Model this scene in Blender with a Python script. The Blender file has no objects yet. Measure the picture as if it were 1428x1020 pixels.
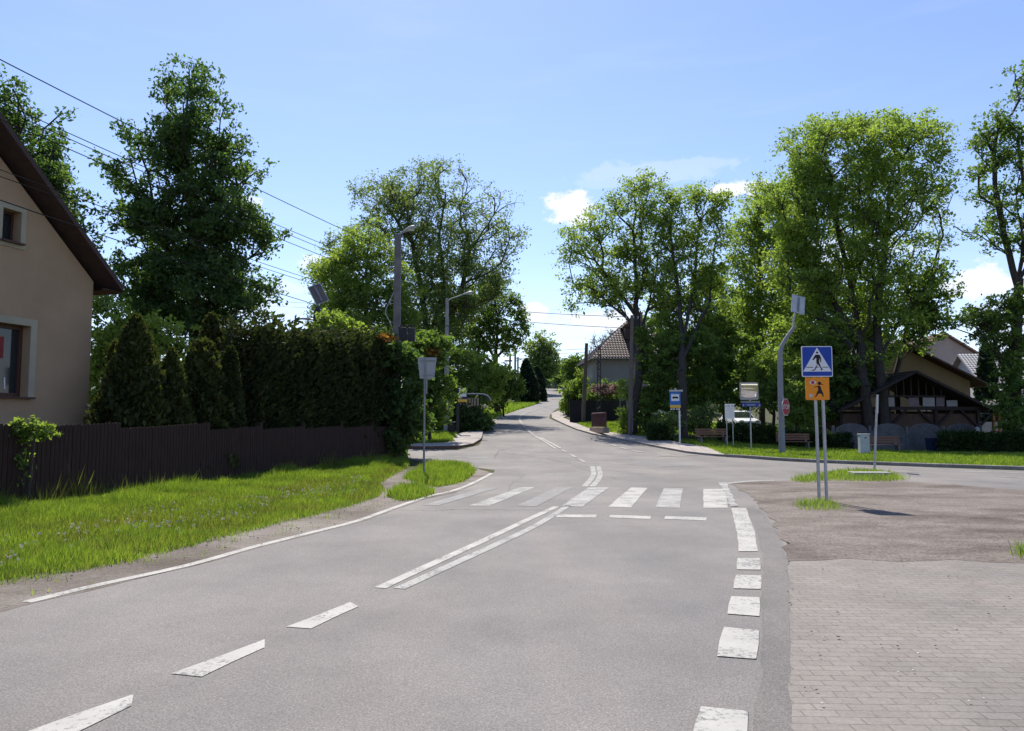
import bpy, bmesh, math, random
import numpy as np
from mathutils import Vector, Matrix, geometry
from mathutils.geometry import tessellate_polygon

random.seed(7)
rng = np.random.default_rng(11)
scene = bpy.context.scene
COL = scene.collection
R = math.radians

# ------------------------------------------------------------------ camera / survey helpers
FPX, CX, CY, CAMH = 1050.0, 714.0, 510.0, 1.65
PITCH = math.atan(78 / FPX)
cam = bpy.data.cameras.new('camera')
cam.sensor_width = 36.0
cam.lens = 36.0 * FPX / 1428.0
cam.clip_start = 0.05
cam.clip_end = 9000
camo = bpy.data.objects.new('camera', cam)
camo.location = (0, 0, CAMH)
camo.rotation_euler = (math.pi / 2 + PITCH, 0, 0)
COL.objects.link(camo)
scene.camera = camo

# terrain: level around the crossing, then the far road climbs a hill
_ys = np.arange(-50, 6000, 0.5)
_sl = np.interp(_ys, [24, 40, 57, 110, 132, 150, 176], [0, .055, .058, .060, .092, .092, 0.0], left=0, right=0.0)
_hz = np.cumsum(_sl) * 0.5

def HP(y):
    return np.interp(y, _ys, _hz)

def H(x, y):
    x = np.asarray(x, float); y = np.asarray(y, float)
    u = x / np.maximum(y, 1.0)
    t = np.clip((u - .2) / .25, 0, 1)
    w = 1 - .85 * t * t * (3 - 2 * t)
    return HP(y) * w

def ray(px, py):
    u = (px - CX) / FPX; v = (CY - py) / FPX
    return np.array([u, math.cos(PITCH) - v * math.sin(PITCH), math.sin(PITCH) + v * math.cos(PITCH)])

def at(px, py, Y):
    d = ray(px, py); t = Y / d[1]
    return np.array([0, 0, CAMH]) + d * t

def G(px, py):
    """ground point seen at a photo pixel"""
    d = ray(px, py); o = np.array([0, 0, CAMH])
    t = np.arange(2, 260, .1)
    p = o + d[None, :] * t[:, None]
    g = p[:, 2] - H(p[:, 0], p[:, 1])
    k = np.argmax(g < 0)
    if g[k] >= 0:
        k = len(t) - 1
    a, b = t[k - 1], t[k]
    ga, gb = g[k - 1], g[k]
    tt = a + (b - a) * (ga / (ga - gb) if ga != gb else 0)
    q = o + d * tt
    return np.array([q[0], q[1], float(H(q[0], q[1]))])

def gz(x, y):
    return float(H(x, y))

# ------------------------------------------------------------------ object helpers
def tag(o, label=None, cat=None, group=None, kind=None):
    if label: o['label'] = label
    if cat: o['category'] = cat
    if group: o['group'] = group
    if kind: o['kind'] = kind
    return o

def thing(name, label, cat, loc=(0, 0, 0), rz=0.0, group=None):
    o = bpy.data.objects.new(name, None)
    o.empty_display_size = .3
    o.location = loc; o.rotation_euler = (0, 0, rz)
    COL.objects.link(o)
    return tag(o, label, cat, group)

def link(name, me, m, parent=None):
    o = bpy.data.objects.new(name, me)
    if m is not None:
        me.materials.append(m)
    COL.objects.link(o)
    if parent is not None:
        o.parent = parent
    return o

class MB:
    def __init__(s): s.v = []; s.f = []; s.sm = []
    def add(s, vs, fs, smooth=False):
        b = len(s.v)
        s.v += [tuple(map(float, p)) for p in vs]
        s.f += [tuple(i + b for i in f) for f in fs]
        s.sm += [smooth] * len(fs)
        return s
    def box(s, c, d, rot=None, taper=1.0):
        x, y, z = d[0] / 2, d[1] / 2, d[2] / 2
        vs = [Vector((sx * x * (taper if sz > 0 else 1), sy * y * (taper if sz > 0 else 1), sz * z)) for sz in (-1, 1) for sy in (-1, 1) for sx in (-1, 1)]
        if rot is not None:
            vs = [rot @ p for p in vs]
        vs = [p + Vector(c) for p in vs]
        return s.add(vs, [(0, 2, 3, 1), (4, 5, 7, 6), (0, 1, 5, 4), (2, 6, 7, 3), (0, 4, 6, 2), (1, 3, 7, 5)])
    def bbox(s, c, d, b=.01, rot=None):
        """bevelled box"""
        bm = bmesh.new()
        bmesh.ops.create_cube(bm, size=1)
        for v in bm.verts: v.co = Vector((v.co.x * d[0], v.co.y * d[1], v.co.z * d[2]))
        bmesh.ops.bevel(bm, geom=bm.edges[:], offset=b, segments=2, affect='EDGES', profile=.6)
        bm.verts.index_update()
        vs = [(rot @ v.co if rot is not None else v.co) + Vector(c) for v in bm.verts]
        fs = [[v.index for v in f.verts] for f in bm.faces]
        bm.free()
        return s.add(vs, fs)
    def tube(s, pts, rad, n=8, cap=True):
        pts = [Vector(p) for p in pts]
        if not hasattr(rad, '__len__'): rad = [rad] * len(pts)
        vs = []; fs = []
        ref = None
        for i, p in enumerate(pts):
            d = (pts[min(i + 1, len(pts) - 1)] - pts[max(i - 1, 0)]).normalized()
            if ref is None:
                ref = Vector((1, 0, 0)) if abs(d.x) < .9 else Vector((0, 1, 0))
            a = (ref - d * ref.dot(d)).normalized(); b = d.cross(a); ref = a
            for k in range(n):
                t = 2 * math.pi * k / n
                vs.append(p + (a * math.cos(t) + b * math.sin(t)) * rad[i])
        for i in range(len(pts) - 1):
            for k in range(n):
                k2 = (k + 1) % n
                fs.append((i * n + k, i * n + k2, (i + 1) * n + k2, (i + 1) * n + k))
        s.add(vs, fs, True)
        if cap:
            s.add(vs[:n], [tuple(range(n))[::-1]]); s.add(vs[-n:], [tuple(range(n))])
        return s
    def prism(s, poly, lo, hi, axis='z'):
        """poly: 2D list; axis z: (x,y) extruded in z; y: (x,z) extruded in y; x: (y,z) extruded in x"""
        def P(p, h):
            return {'z': (p[0], p[1], h), 'y': (p[0], h, p[1]), 'x': (h, p[0], p[1])}[axis]
        n = len(poly)
        vs = [P(p, lo) for p in poly] + [P(p, hi) for p in poly]
        tri = tessellate_polygon([[Vector((p[0], p[1], 0)) for p in poly]])
        fs = [tuple(t) for t in tri] + [tuple(i + n for i in t) for t in tri]
        for i in range(n):
            j = (i + 1) % n
            fs.append((i, j, j + n, i + n))
        return s.add(vs, fs)
    def sphere(s, c, r, nu=12, nv=8):
        vs = []; fs = []
        if not hasattr(r, '__len__'): r = (r, r, r)
        for j in range(nv + 1):
            ph = math.pi * j / nv
            for i in range(nu):
                th = 2 * math.pi * i / nu
                vs.append((c[0] + r[0] * math.sin(ph) * math.cos(th), c[1] + r[1] * math.sin(ph) * math.sin(th), c[2] + r[2] * math.cos(ph)))
        for j in range(nv):
            for i in range(nu):
                i2 = (i + 1) % nu
                fs.append((j * nu + i, (j + 1) * nu + i, (j + 1) * nu + i2, j * nu + i2))
        return s.add(vs, fs, True)
    def build(s, name, m, parent=None, loc=None):
        me = bpy.data.meshes.new(name)
        me.from_pydata(s.v, [], s.f)
        me.polygons.foreach_set('use_smooth', s.sm)
        bm = bmesh.new(); bm.from_mesh(me)
        bmesh.ops.recalc_face_normals(bm, faces=bm.faces[:])
        bm.to_mesh(me); bm.free()
        me.update()
        o = link(name, me, m, parent)
        if loc is not None: o.location = loc
        return o

def mesh_np(name, V, k, m, parent=None):
    """V: (n,k,3) separate k-gons"""
    n = V.shape[0]
    me = bpy.data.meshes.new(name)
    me.vertices.add(n * k)
    me.vertices.foreach_set('co', np.ascontiguousarray(V, dtype=np.float32).reshape(-1))
    me.loops.add(n * k)
    me.loops.foreach_set('vertex_index', np.arange(n * k, dtype=np.int32))
    me.polygons.add(n)
    me.polygons.foreach_set('loop_start', np.arange(0, n * k, k, dtype=np.int32))
    me.polygons.foreach_set('loop_total', np.full(n, k, dtype=np.int32))
    me.update(calc_edges=True)
    return link(name, me, m, parent)

def mesh_grid_strips(name, V, F, m, parent=None, smooth=False):
    me = bpy.data.meshes.new(name)
    me.vertices.add(len(V)); me.vertices.foreach_set('co', np.asarray(V, np.float32).reshape(-1))
    F = np.asarray(F, np.int32); n, k = F.shape
    me.loops.add(n * k); me.loops.foreach_set('vertex_index', F.reshape(-1))
    me.polygons.add(n)
    me.polygons.foreach_set('loop_start', np.arange(0, n * k, k, dtype=np.int32))
    me.polygons.foreach_set('loop_total', np.full(n, k, dtype=np.int32))
    if smooth: me.polygons.foreach_set('use_smooth', np.ones(n, bool))
    me.update(calc_edges=True)
    return link(name, me, m, parent)

# ------------------------------------------------------------------ materials
def new_mat(name):
    m = bpy.data.materials.new(name); m.use_nodes = True
    nt = m.node_tree; nt.nodes.clear()
    out = nt.nodes.new('ShaderNodeOutputMaterial')
    return m, nt, out

def N(nt, t, **kw):
    n = nt.nodes.new(t)
    for k, v in kw.items():
        if k.startswith('i_'):
            key = k[2:].replace('_', ' ')
            n.inputs[key].default_value = v
        else:
            setattr(n, k, v)
    return n

def c4(c): return (c[0], c[1], c[2], 1)

def noise_mix(nt, vec, c1, c2, scale, detail=5, lo=.35, hi=.65, rough=.6):
    nz = N(nt, 'ShaderNodeTexNoise'); nz.inputs['Scale'].default_value = scale
    nz.inputs['Detail'].default_value = detail; nz.inputs['Roughness'].default_value = rough
    nt.links.new(vec, nz.inputs['Vector'])
    r = N(nt, 'ShaderNodeValToRGB')
    r.color_ramp.elements[0].position = lo; r.color_ramp.elements[1].position = hi
    r.color_ramp.elements[0].color = c4(c1); r.color_ramp.elements[1].color = c4(c2)
    nt.links.new(nz.outputs['Fac'], r.inputs['Fac'])
    return r.outputs['Color'], nz.outputs['Fac']

def mixc(nt, fac, a, b, mode='MIX'):
    mx = N(nt, 'ShaderNodeMix', data_type='RGBA', blend_type=mode)
    if isinstance(fac, float): mx.inputs[0].default_value = fac
    else: nt.links.new(fac, mx.inputs[0])
    for sock, val in ((mx.inputs[6], a), (mx.inputs[7], b)):
        if isinstance(val, tuple): sock.default_value = c4(val)
        else: nt.links.new(val, sock)
    return mx.outputs[2]

def coords(nt, kind='Object'):
    t = N(nt, 'ShaderNodeTexCoord')
    return t.outputs[kind]

def pmat(name, c1, c2=None, scale=4.0, rough=.8, bump=0.0, bscale=40.0, metallic=0.0, spec=.3, fine=None, stretch=None, lo=.35, hi=.65):
    m, nt, out = new_mat(name)
    b = N(nt, 'ShaderNodeBsdfPrincipled')
    b.inputs['Roughness'].default_value = rough; b.inputs['Metallic'].default_value = metallic
    b.inputs['Specular IOR Level'].default_value = spec
    vec = coords(nt)
    if stretch:
        mp = N(nt, 'ShaderNodeMapping'); mp.inputs['Scale'].default_value = stretch
        nt.links.new(vec, mp.inputs['Vector']); vec = mp.outputs['Vector']
    c2 = c2 or tuple(x * .8 for x in c1)
    col, _ = noise_mix(nt, vec, c1, c2, scale, lo=lo, hi=hi)
    if fine:
        g, _ = noise_mix(nt, vec, (1 - fine,) * 3, (1 + fine,) * 3, bscale, 3)
        col = mixc(nt, 1.0, col, g, 'MULTIPLY')
    nt.links.new(col, b.inputs['Base Color'])
    if bump:
        nz = N(nt, 'ShaderNodeTexNoise'); nz.inputs['Scale'].default_value = bscale; nz.inputs['Detail'].default_value = 4
        nt.links.new(vec, nz.inputs['Vector'])
        bp = N(nt, 'ShaderNodeBump'); bp.inputs['Strength'].default_value = bump; bp.inputs['Distance'].default_value = .02
        nt.links.new(nz.outputs['Fac'], bp.inputs['Height']); nt.links.new(bp.outputs['Normal'], b.inputs['Normal'])
    nt.links.new(b.outputs[0], out.inputs[0])
    return m

def leafmat(name, c1, c2, trans=.45, tcol=None, scale=.35, rough=.62, c3=None, spec=.18):
    """foliage: colour varies leaf by leaf and bough by bough, light passes through"""
    m, nt, out = new_mat(name)
    b = N(nt, 'ShaderNodeBsdfPrincipled'); b.inputs['Roughness'].default_value = rough
    b.inputs['Specular IOR Level'].default_value = spec
    vec = coords(nt)
    geo = N(nt, 'ShaderNodeNewGeometry')
    r = N(nt, 'ShaderNodeValToRGB')
    r.color_ramp.elements[0].color = c4(c1); r.color_ramp.elements[1].color = c4(c2)
    if c3:
        e = r.color_ramp.elements.new(.93); e.color = c4(c2)
        r.color_ramp.elements[2].color = c4(c3)
    nt.links.new(geo.outputs['Random Per Island'], r.inputs['Fac'])
    g, _ = noise_mix(nt, vec, (.72, .78, .8), (1.22, 1.16, 1.0), scale, 3, .3, .7)
    col = mixc(nt, 1.0, r.outputs['Color'], g, 'MULTIPLY')
    nt.links.new(col, b.inputs['Base Color'])
    t = N(nt, 'ShaderNodeBsdfTranslucent')
    tc = mixc(nt, 1.0, col, tcol or (1.5, 1.45, .55), 'MULTIPLY')
    nt.links.new(tc, t.inputs['Color'])
    mx = N(nt, 'ShaderNodeMixShader'); mx.inputs[0].default_value = trans
    nt.links.new(b.outputs[0], mx.inputs[1]); nt.links.new(t.outputs[0], mx.inputs[2])
    nt.links.new(mx.outputs[0], out.inputs[0])
    return m

def asphalt(name, base, warm):
    m, nt, out = new_mat(name)
    b = N(nt, 'ShaderNodeBsdfPrincipled'); b.inputs['Roughness'].default_value = .82
    b.inputs['Specular IOR Level'].default_value = .25
    vec = coords(nt)
    mp = N(nt, 'ShaderNodeMapping'); mp.inputs['Rotation'].default_value = (0, 0, R(13)); mp.inputs['Scale'].default_value = (1.0, .16, 1)
    nt.links.new(vec, mp.inputs['Vector'])
    c, _ = noise_mix(nt, mp.outputs['Vector'], base, warm, .9, 4, .3, .7)
    patch, _ = noise_mix(nt, vec, (.78, .78, .79), (1.15, 1.13, 1.12), .35, 7, .35, .68, .65)
    c = mixc(nt, 1.0, c, patch, 'MULTIPLY')
    g, _ = noise_mix(nt, vec, (.74, .74, .75), (1.25, 1.25, 1.24), 75, 3, .35, .65)
    c = mixc(nt, 1.0, c, g, 'MULTIPLY')
    vo = N(nt, 'ShaderNodeTexVoronoi'); vo.inputs['Scale'].default_value = 38
    nt.links.new(vec, vo.inputs['Vector'])
    rr = N(nt, 'ShaderNodeValToRGB'); rr.color_ramp.elements[0].position = .13; rr.color_ramp.elements[1].position = .24
    rr.color_ramp.elements[0].color = (1.6, 1.57, 1.52, 1); rr.color_ramp.elements[1].color = (1, 1, 1, 1)
    nt.links.new(vo.outputs['Distance'], rr.inputs['Fac'])
    c = mixc(nt, .7, c, mixc(nt, 1.0, c, rr.outputs['Color'], 'MULTIPLY'))
    nt.links.new(c, b.inputs['Base Color'])
    nz = N(nt, 'ShaderNodeTexNoise'); nz.inputs['Scale'].default_value = 70; nz.inputs['Detail'].default_value = 3
    nt.links.new(vec, nz.inputs['Vector'])
    bp = N(nt, 'ShaderNodeBump'); bp.inputs['Strength'].default_value = .55; bp.inputs['Distance'].default_value = .012
    nt.links.new(nz.outputs['Fac'], bp.inputs['Height']); nt.links.new(bp.outputs['Normal'], b.inputs['Normal'])
    nt.links.new(b.outputs[0], out.inputs[0])
    return m

def paint(name, wear, white=(.62, .61, .58), under=(.16, .155, .152)):
    m, nt, out = new_mat(name)
    b = N(nt, 'ShaderNodeBsdfPrincipled'); b.inputs['Roughness'].default_value = .75
    b.inputs['Specular IOR Level'].default_value = .3
    vec = coords(nt)
    c, _ = noise_mix(nt, vec, white, tuple(x * .84 for x in white), 2.5, 4)
    n1 = N(nt, 'ShaderNodeTexNoise'); n1.inputs['Scale'].default_value = 26; n1.inputs['Detail'].default_value = 6; n1.inputs['Roughness'].default_value = .75
    nt.links.new(vec, n1.inputs['Vector'])
    n2 = N(nt, 'ShaderNodeTexNoise'); n2.inputs['Scale'].default_value = 2.2; n2.inputs['Detail'].default_value = 3
    nt.links.new(vec, n2.inputs['Vector'])
    ad = N(nt, 'ShaderNodeMath', operation='MULTIPLY_ADD'); ad.inputs[1].default_value = .55
    nt.links.new(n2.outputs['Fac'], ad.inputs[0]); nt.links.new(n1.outputs['Fac'], ad.inputs[2])
    r = N(nt, 'ShaderNodeValToRGB')
    r.color_ramp.elements[0].position = wear; r.color_ramp.elements[1].position = wear + .10
    nt.links.new(ad.outputs[0], r.inputs['Fac'])
    c = mixc(nt, r.outputs['Color'], under, c)
    nt.links.new(c, b.inputs['Base Color'])
    nt.links.new(b.outputs[0], out.inputs[0])
    return m

def dirtmat(name, c1, c2, c3, fine=.25, scale=1.1, stretch=(1, 1, 1)):
    m, nt, out = new_mat(name)
    b = N(nt, 'ShaderNodeBsdfPrincipled'); b.inputs['Roughness'].default_value = .95
    b.inputs['Specular IOR Level'].default_value = .1
    vec = coords(nt)
    mp = N(nt, 'ShaderNodeMapping'); mp.inputs['Scale'].default_value = stretch
    nt.links.new(vec, mp.inputs['Vector'])
    c, _ = noise_mix(nt, mp.outputs['Vector'], c1, c2, scale, 8, .34, .66, .68)
    d, f = noise_mix(nt, mp.outputs['Vector'], (0, 0, 0), (1, 1, 1), scale * .37, 6, .48, .68)
    c = mixc(nt, d, c, c3)
    g, _ = noise_mix(nt, vec, (1 - fine,) * 3, (1 + fine,) * 3, 30, 6, .3, .7)
    c = mixc(nt, 1.0, c, g, 'MULTIPLY')
    nt.links.new(c, b.inputs['Base Color'])
    nz = N(nt, 'ShaderNodeTexNoise'); nz.inputs['Scale'].default_value = 7; nz.inputs['Detail'].default_value = 9; nz.inputs['Roughness'].default_value = .7
    nt.links.new(vec, nz.inputs['Vector'])
    bp = N(nt, 'ShaderNodeBump'); bp.inputs['Strength'].default_value = .8; bp.inputs['Distance'].default_value = .06
    nt.links.new(nz.outputs['Fac'], bp.inputs['Height']); nt.links.new(bp.outputs['Normal'], b.inputs['Normal'])
    nt.links.new(b.outputs[0], out.inputs[0])
    return m

def brickmat(name, a, bb, mortar, w, h, ms, rotz=0.0, offset=.5, dirt=True, bump=.6):
    m, nt, out = new_mat(name)
    b = N(nt, 'ShaderNodeBsdfPrincipled'); b.inputs['Roughness'].default_value = .88
    b.inputs['Specular IOR Level'].default_value = .15
    vec = coords(nt)
    mp = N(nt, 'ShaderNodeMapping'); mp.inputs['Rotation'].default_value = (0, 0, rotz)
    nt.links.new(vec, mp.inputs['Vector'])
    wob = N(nt, 'ShaderNodeTexNoise'); wob.inputs['Scale'].default_value = 2.2
    nt.links.new(vec, wob.inputs['Vector'])
    wv = N(nt, 'ShaderNodeVectorMath', operation='MULTIPLY_ADD'); wv.inputs[1].default_value = (.03, .03, 0)
    nt.links.new(wob.outputs['Color'], wv.inputs[0]); nt.links.new(mp.outputs['Vector'], wv.inputs[2])
    br = N(nt, 'ShaderNodeTexBrick'); br.offset = offset
    br.inputs['Scale'].default_value = 1; br.inputs['Brick Width'].default_value = w; br.inputs['Row Height'].default_value = h
    br.inputs['Mortar Size'].default_value = ms; br.inputs['Mortar Smooth'].default_value = .4; br.inputs['Bias'].default_value = 0
    br.inputs['Color1'].default_value = c4(a); br.inputs['Color2'].default_value = c4(bb); br.inputs['Mortar'].default_value = c4(mortar)
    nt.links.new(wv.outputs[0], br.inputs['Vector'])
    c = br.outputs['Color']
    if dirt:
        n1, _ = noise_mix(nt, vec, (.78, .78, .78), (1.16, 1.12, 1.08), .8, 7, .32, .68)
        c = mixc(nt, 1.0, c, n1, 'MULTIPLY')
        cov, _ = noise_mix(nt, vec, (0, 0, 0), (1, 1, 1), 1.7, 7, .42, .72)
        c = mixc(nt, mixc(nt, 1.0, cov, (.65, .65, .65), 'MULTIPLY'), c, tuple((a[i] * .6 + bb[i] * .4) for i in range(3)))
        n2, _ = noise_mix(nt, vec, (.86, .86, .86), (1.13, 1.13, 1.13), 45, 3, .3, .7)
        c = mixc(nt, 1.0, c, n2, 'MULTIPLY')
    nt.links.new(c, b.inputs['Base Color'])
    bp = N(nt, 'ShaderNodeBump'); bp.inputs['Strength'].default_value = bump; bp.inputs['Distance'].default_value = .008; bp.invert = True
    nt.links.new(br.outputs['Fac'], bp.inputs['Height']); nt.links.new(bp.outputs['Normal'], b.inputs['Normal'])
    nt.links.new(b.outputs[0], out.inputs[0])
    return m

def glass(name, c=(.02, .025, .03), rough=.06):
    m, nt, out = new_mat(name)
    b = N(nt, 'ShaderNodeBsdfPrincipled'); b.inputs['Base Color'].default_value = c4(c)
    b.inputs['Roughness'].default_value = rough; b.inputs['Specular IOR Level'].default_value = .6
    nt.links.new(b.outputs[0], out.inputs[0])
    return m

M = {}
M['asphalt'] = asphalt('asphalt', (.168, .161, .156), (.208, .19, .176))
M['asphalt_patch'] = asphalt('asphalt_patch', (.175, .17, .168), (.205, .195, .188))
M['asphalt_edge'] = asphalt('asphalt_edge', (.135, .128, .125), (.18, .165, .152))
M['paint'] = paint('road_paint', .655, (.40, .385, .355))
M['paint_worn'] = paint('road_paint_worn', .70, (.35, .34, .32), (.175, .168, .165))
M['paint_faint'] = paint('road_paint_faint', .77, (.26, .25, .24), (.17, .164, .16))
M['dirt'] = dirtmat('dirt', (.17, .147, .13), (.255, .226, .2), (.12, .10, .085))
M['dirt_lot'] = dirtmat('dirt_lot', (.150, .126, .110), (.235, .205, .182), (.095, .077, .066), fine=.42, scale=1.5, stretch=(.62, 1, 1))
M['soil'] = dirtmat('soil', (.06, .07, .025), (.10, .085, .045), (.05, .075, .02), scale=1.6)
M['sidewalk'] = brickmat('sidewalk', (.33, .30, .28), (.40, .365, .34), (.22, .19, .17), .5, .5, .012, R(8), .0)
M['pavers'] = brickmat('pavers', (.207, .188, .171), (.234, .217, .2), (.144, .13, .117), .2, .1, .006, R(2), bump=.4)
M['kerb'] = pmat('kerb', (.27, .25, .235), (.19, .17, .155), 3, .9, .4, 30, fine=.2)
M['kerb_brown'] = pmat('kerb_brown', (.17, .10, .075), (.12, .075, .06), 3, .9, .4, 30)
M['crack'] = pmat('crack', (.07, .067, .064), (.11, .104, .10), 3, .95)
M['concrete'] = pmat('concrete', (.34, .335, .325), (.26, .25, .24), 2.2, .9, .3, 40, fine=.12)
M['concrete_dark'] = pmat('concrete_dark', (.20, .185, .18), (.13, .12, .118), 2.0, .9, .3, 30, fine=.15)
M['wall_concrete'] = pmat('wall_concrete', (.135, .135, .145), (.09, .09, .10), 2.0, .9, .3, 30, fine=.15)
M['galv'] = pmat('galvanised_steel', (.42, .43, .44), (.34, .345, .36), 6, .5, metallic=.55, spec=.5)
M['galv_dull'] = pmat('dull_steel', (.26, .265, .275), (.2, .2, .21), 5, .55, metallic=.4)
M['post_grey'] = pmat('post_grey', (.25, .25, .285), (.21, .21, .24), 3, .6, spec=.3)
M['sign_back'] = pmat('sign_back', (.30, .31, .33), (.25, .26, .28), 2, .5, metallic=.35)
M['wood_pole'] = pmat('wood_pole', (.16, .135, .115), (.10, .085, .075), 6, .9, .4, 20, stretch=(4, 4, .4))
M['fence_brown'] = pmat('fence_brown', (.056, .033, .028), (.036, .022, .019), 5, .9, .3, 25, stretch=(6, 6, .5), spec=.2)
M['fence_black'] = pmat('fence_black', (.022, .022, .03), (.016, .016, .02), 4, .7)
M['stucco'] = pmat('stucco_beige', (.395, .278, .182), (.345, .24, .155), .9, .95, .5, 55, fine=.09, spec=.1)
M['surround'] = pmat('window_surround', (.37, .33, .25), (.32, .285, .215), 1.5, .9, .2, 60)
M['win_frame'] = pmat('brown_window_frame', (.085, .04, .03), (.06, .03, .022), 5, .5, stretch=(6, 6, .6))
M['glass'] = glass('window_glass')
M['red'] = pmat('red_card', (.22, .03, .028), (.17, .025, .022), 3, .7)
M['roof_dark'] = pmat('roof_dark_brown', (.075, .045, .04), (.05, .032, .03), 4, .75, .3, 20)
M['soffit'] = pmat('soffit_boards', (.10, .05, .04), (.075, .038, .03), 5, .8, stretch=(.5, 8, 8))
M['bark'] = pmat('bark', (.062, .052, .042), (.034, .028, .024), 5, .95, .9, 18, stretch=(3, 3, .6))
M['bark_light'] = pmat('bark_light', (.105, .092, .075), (.06, .05, .042), 5, .95, .9, 18, stretch=(3, 3, .6))
M['wire'] = pmat('wire_black', (.02, .02, .022), (.025, .025, .028), 3, 1.0, spec=0.0)
M['white'] = pmat('white_sheet', (.74, .74, .73), (.68, .68, .67), 2, .6)
M['board_white'] = pmat('white_board', (.84, .83, .86), (.8, .79, .82), 2.5, .6)
M['white_matte'] = pmat('sign_white', (.72, .72, .74), (.66, .66, .69), 3, .6)
M['blue'] = pmat('sign_blue', (.012, .055, .36), (.01, .048, .31), 3, .5)
M['blue_bus'] = pmat('bus_sign_blue', (.03, .15, .48), (.025, .13, .42), 3, .5)
M['violet'] = pmat('bus_sign_violet', (.045, .03, .12), (.035, .025, .1), 3, .5)
M['navy'] = pmat('street_name_blue', (.03, .05, .26), (.025, .042, .2), 3, .5)
M['black'] = pmat('black_print', (.012, .012, .014), (.016, .014, .014), 3, .6)
M['dark_metal'] = pmat('dark_metal', (.03, .03, .035), (.045, .042, .045), 4, .6, metallic=.2)
M['orange'] = pmat('sign_orange', (.80, .27, .015), (.74, .24, .012), 3, .5)
M['yellow'] = pmat('sign_yellow', (.72, .46, .06), (.6, .4, .08), 3, .6)
M['sign_red'] = pmat('sign_red', (.42, .025, .04), (.35, .02, .035), 4, .5)
M['mirror'] = None
M['solar_back'] = pmat('solar_back', (.50, .51, .53), (.42, .43, .45), 3, .6)
M['solar_dark'] = pmat('solar_back_dark', (.16, .13, .11), (.12, .10, .09), 3, .6)
M['lamp_grey'] = pmat('lamp_grey', (.42, .42, .43), (.36, .36, .37), 5, .45)
M['lamp_glass'] = pmat('lamp_glass', (.6, .6, .58), (.55, .55, .54), 3, .2)
M['bench_wood'] = pmat('bench_wood', (.22, .11, .07), (.15, .075, .05), 6, .7, stretch=(.6, 8, 8))
M['rust_red'] = pmat('rust_brown_rail', (.10, .05, .048), (.07, .035, .035), 5, .8)
M['plinth'] = pmat('railing_plinth', (.30, .23, .19), (.22, .16, .13), 4, .9, .3, 30)
M['grey_render'] = pmat('grey_render', (.29, .29, .305), (.23, .23, .245), .5, .95, .3, 40, stretch=(1, 1, .35), fine=.08)
M['ochre'] = pmat('ochre_render', (.2, .148, .085), (.17, .125, .07), .7, .95, .2, 50)
M['beige'] = pmat('beige_render', (.42, .34, .30), (.36, .29, .26), .7, .95, .2, 50)
M['white_render'] = pmat('white_render', (.62, .62, .64), (.55, .55, .57), .7, .95, .2, 50)
M['shed_wood'] = pmat('shed_boards', (.115, .068, .046), (.075, .046, .034), 3, .85, .3, 20, stretch=(6, 6, .5))
M['shed_dark'] = pmat('shed_timber', (.04, .028, .026), (.03, .02, .02), 4, .8)
M['brick_red'] = brickmat('chimney_brick', (.28, .09, .06), (.22, .07, .05), (.3, .27, .25), .25, .075, .012, bump=.4)
M['timber'] = pmat('timber_orange', (.33, .17, .08), (.26, .13, .06), 4, .8, stretch=(5, 5, .6))
M['car_white'] = pmat('car_white', (.78, .78, .78), (.75, .75, .75), 2, .22, spec=.6)
M['car_silver'] = pmat('car_silver', (.62, .63, .65), (.58, .59, .6), 2, .25, spec=.6)
M['tyre'] = pmat('tyre', (.02, .02, .02), (.03, .03, .03), 5, .9)
M['rim'] = pmat('rim', (.4, .4, .42), (.35, .35, .36), 5, .35, metallic=.8)
M['headlight'] = pmat('headlight_glass', (.65, .66, .68), (.6, .6, .62), 4, .15, spec=.8)
M['bin_blue'] = pmat('bin_blue', (.012, .02, .055), (.01, .016, .045), 4, .5)
M['cabinet'] = pmat('cabinet_grey', (.46, .48, .50), (.40, .42, .44), 3, .6)
M['barrier'] = pmat('barrier_orange', (.5, .12, .03), (.42, .1, .025), 4, .6)
M['pebble'] = pmat('pebble', (.10, .085, .075), (.24, .22, .2), 9, .9)
M['petal'] = pmat('petal', (.62, .58, .52), (.5, .46, .4), 30, .8)

def tilemat(name, a, b_, rows=.34, cols=.3):
    m, nt, out = new_mat(name)
    b = N(nt, 'ShaderNodeBsdfPrincipled'); b.inputs['Roughness'].default_value = .5; b.inputs['Specular IOR Level'].default_value = .4
    vec = coords(nt)
    c, _ = noise_mix(nt, vec, a, b_, 3, 4)
    nt.links.new(c, b.inputs['Base Color'])
    nt.links.new(b.outputs[0], out.inputs[0])
    return m
M['tile_brown'] = tilemat('tile_brown', (.05, .027, .024), (.085, .05, .043))
M['tile_red'] = tilemat('tile_red', (.22, .11, .085), (.3, .16, .13))
M['tile_grey'] = tilemat('tile_grey', (.24, .235, .245), (.3, .29, .3))

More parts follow.
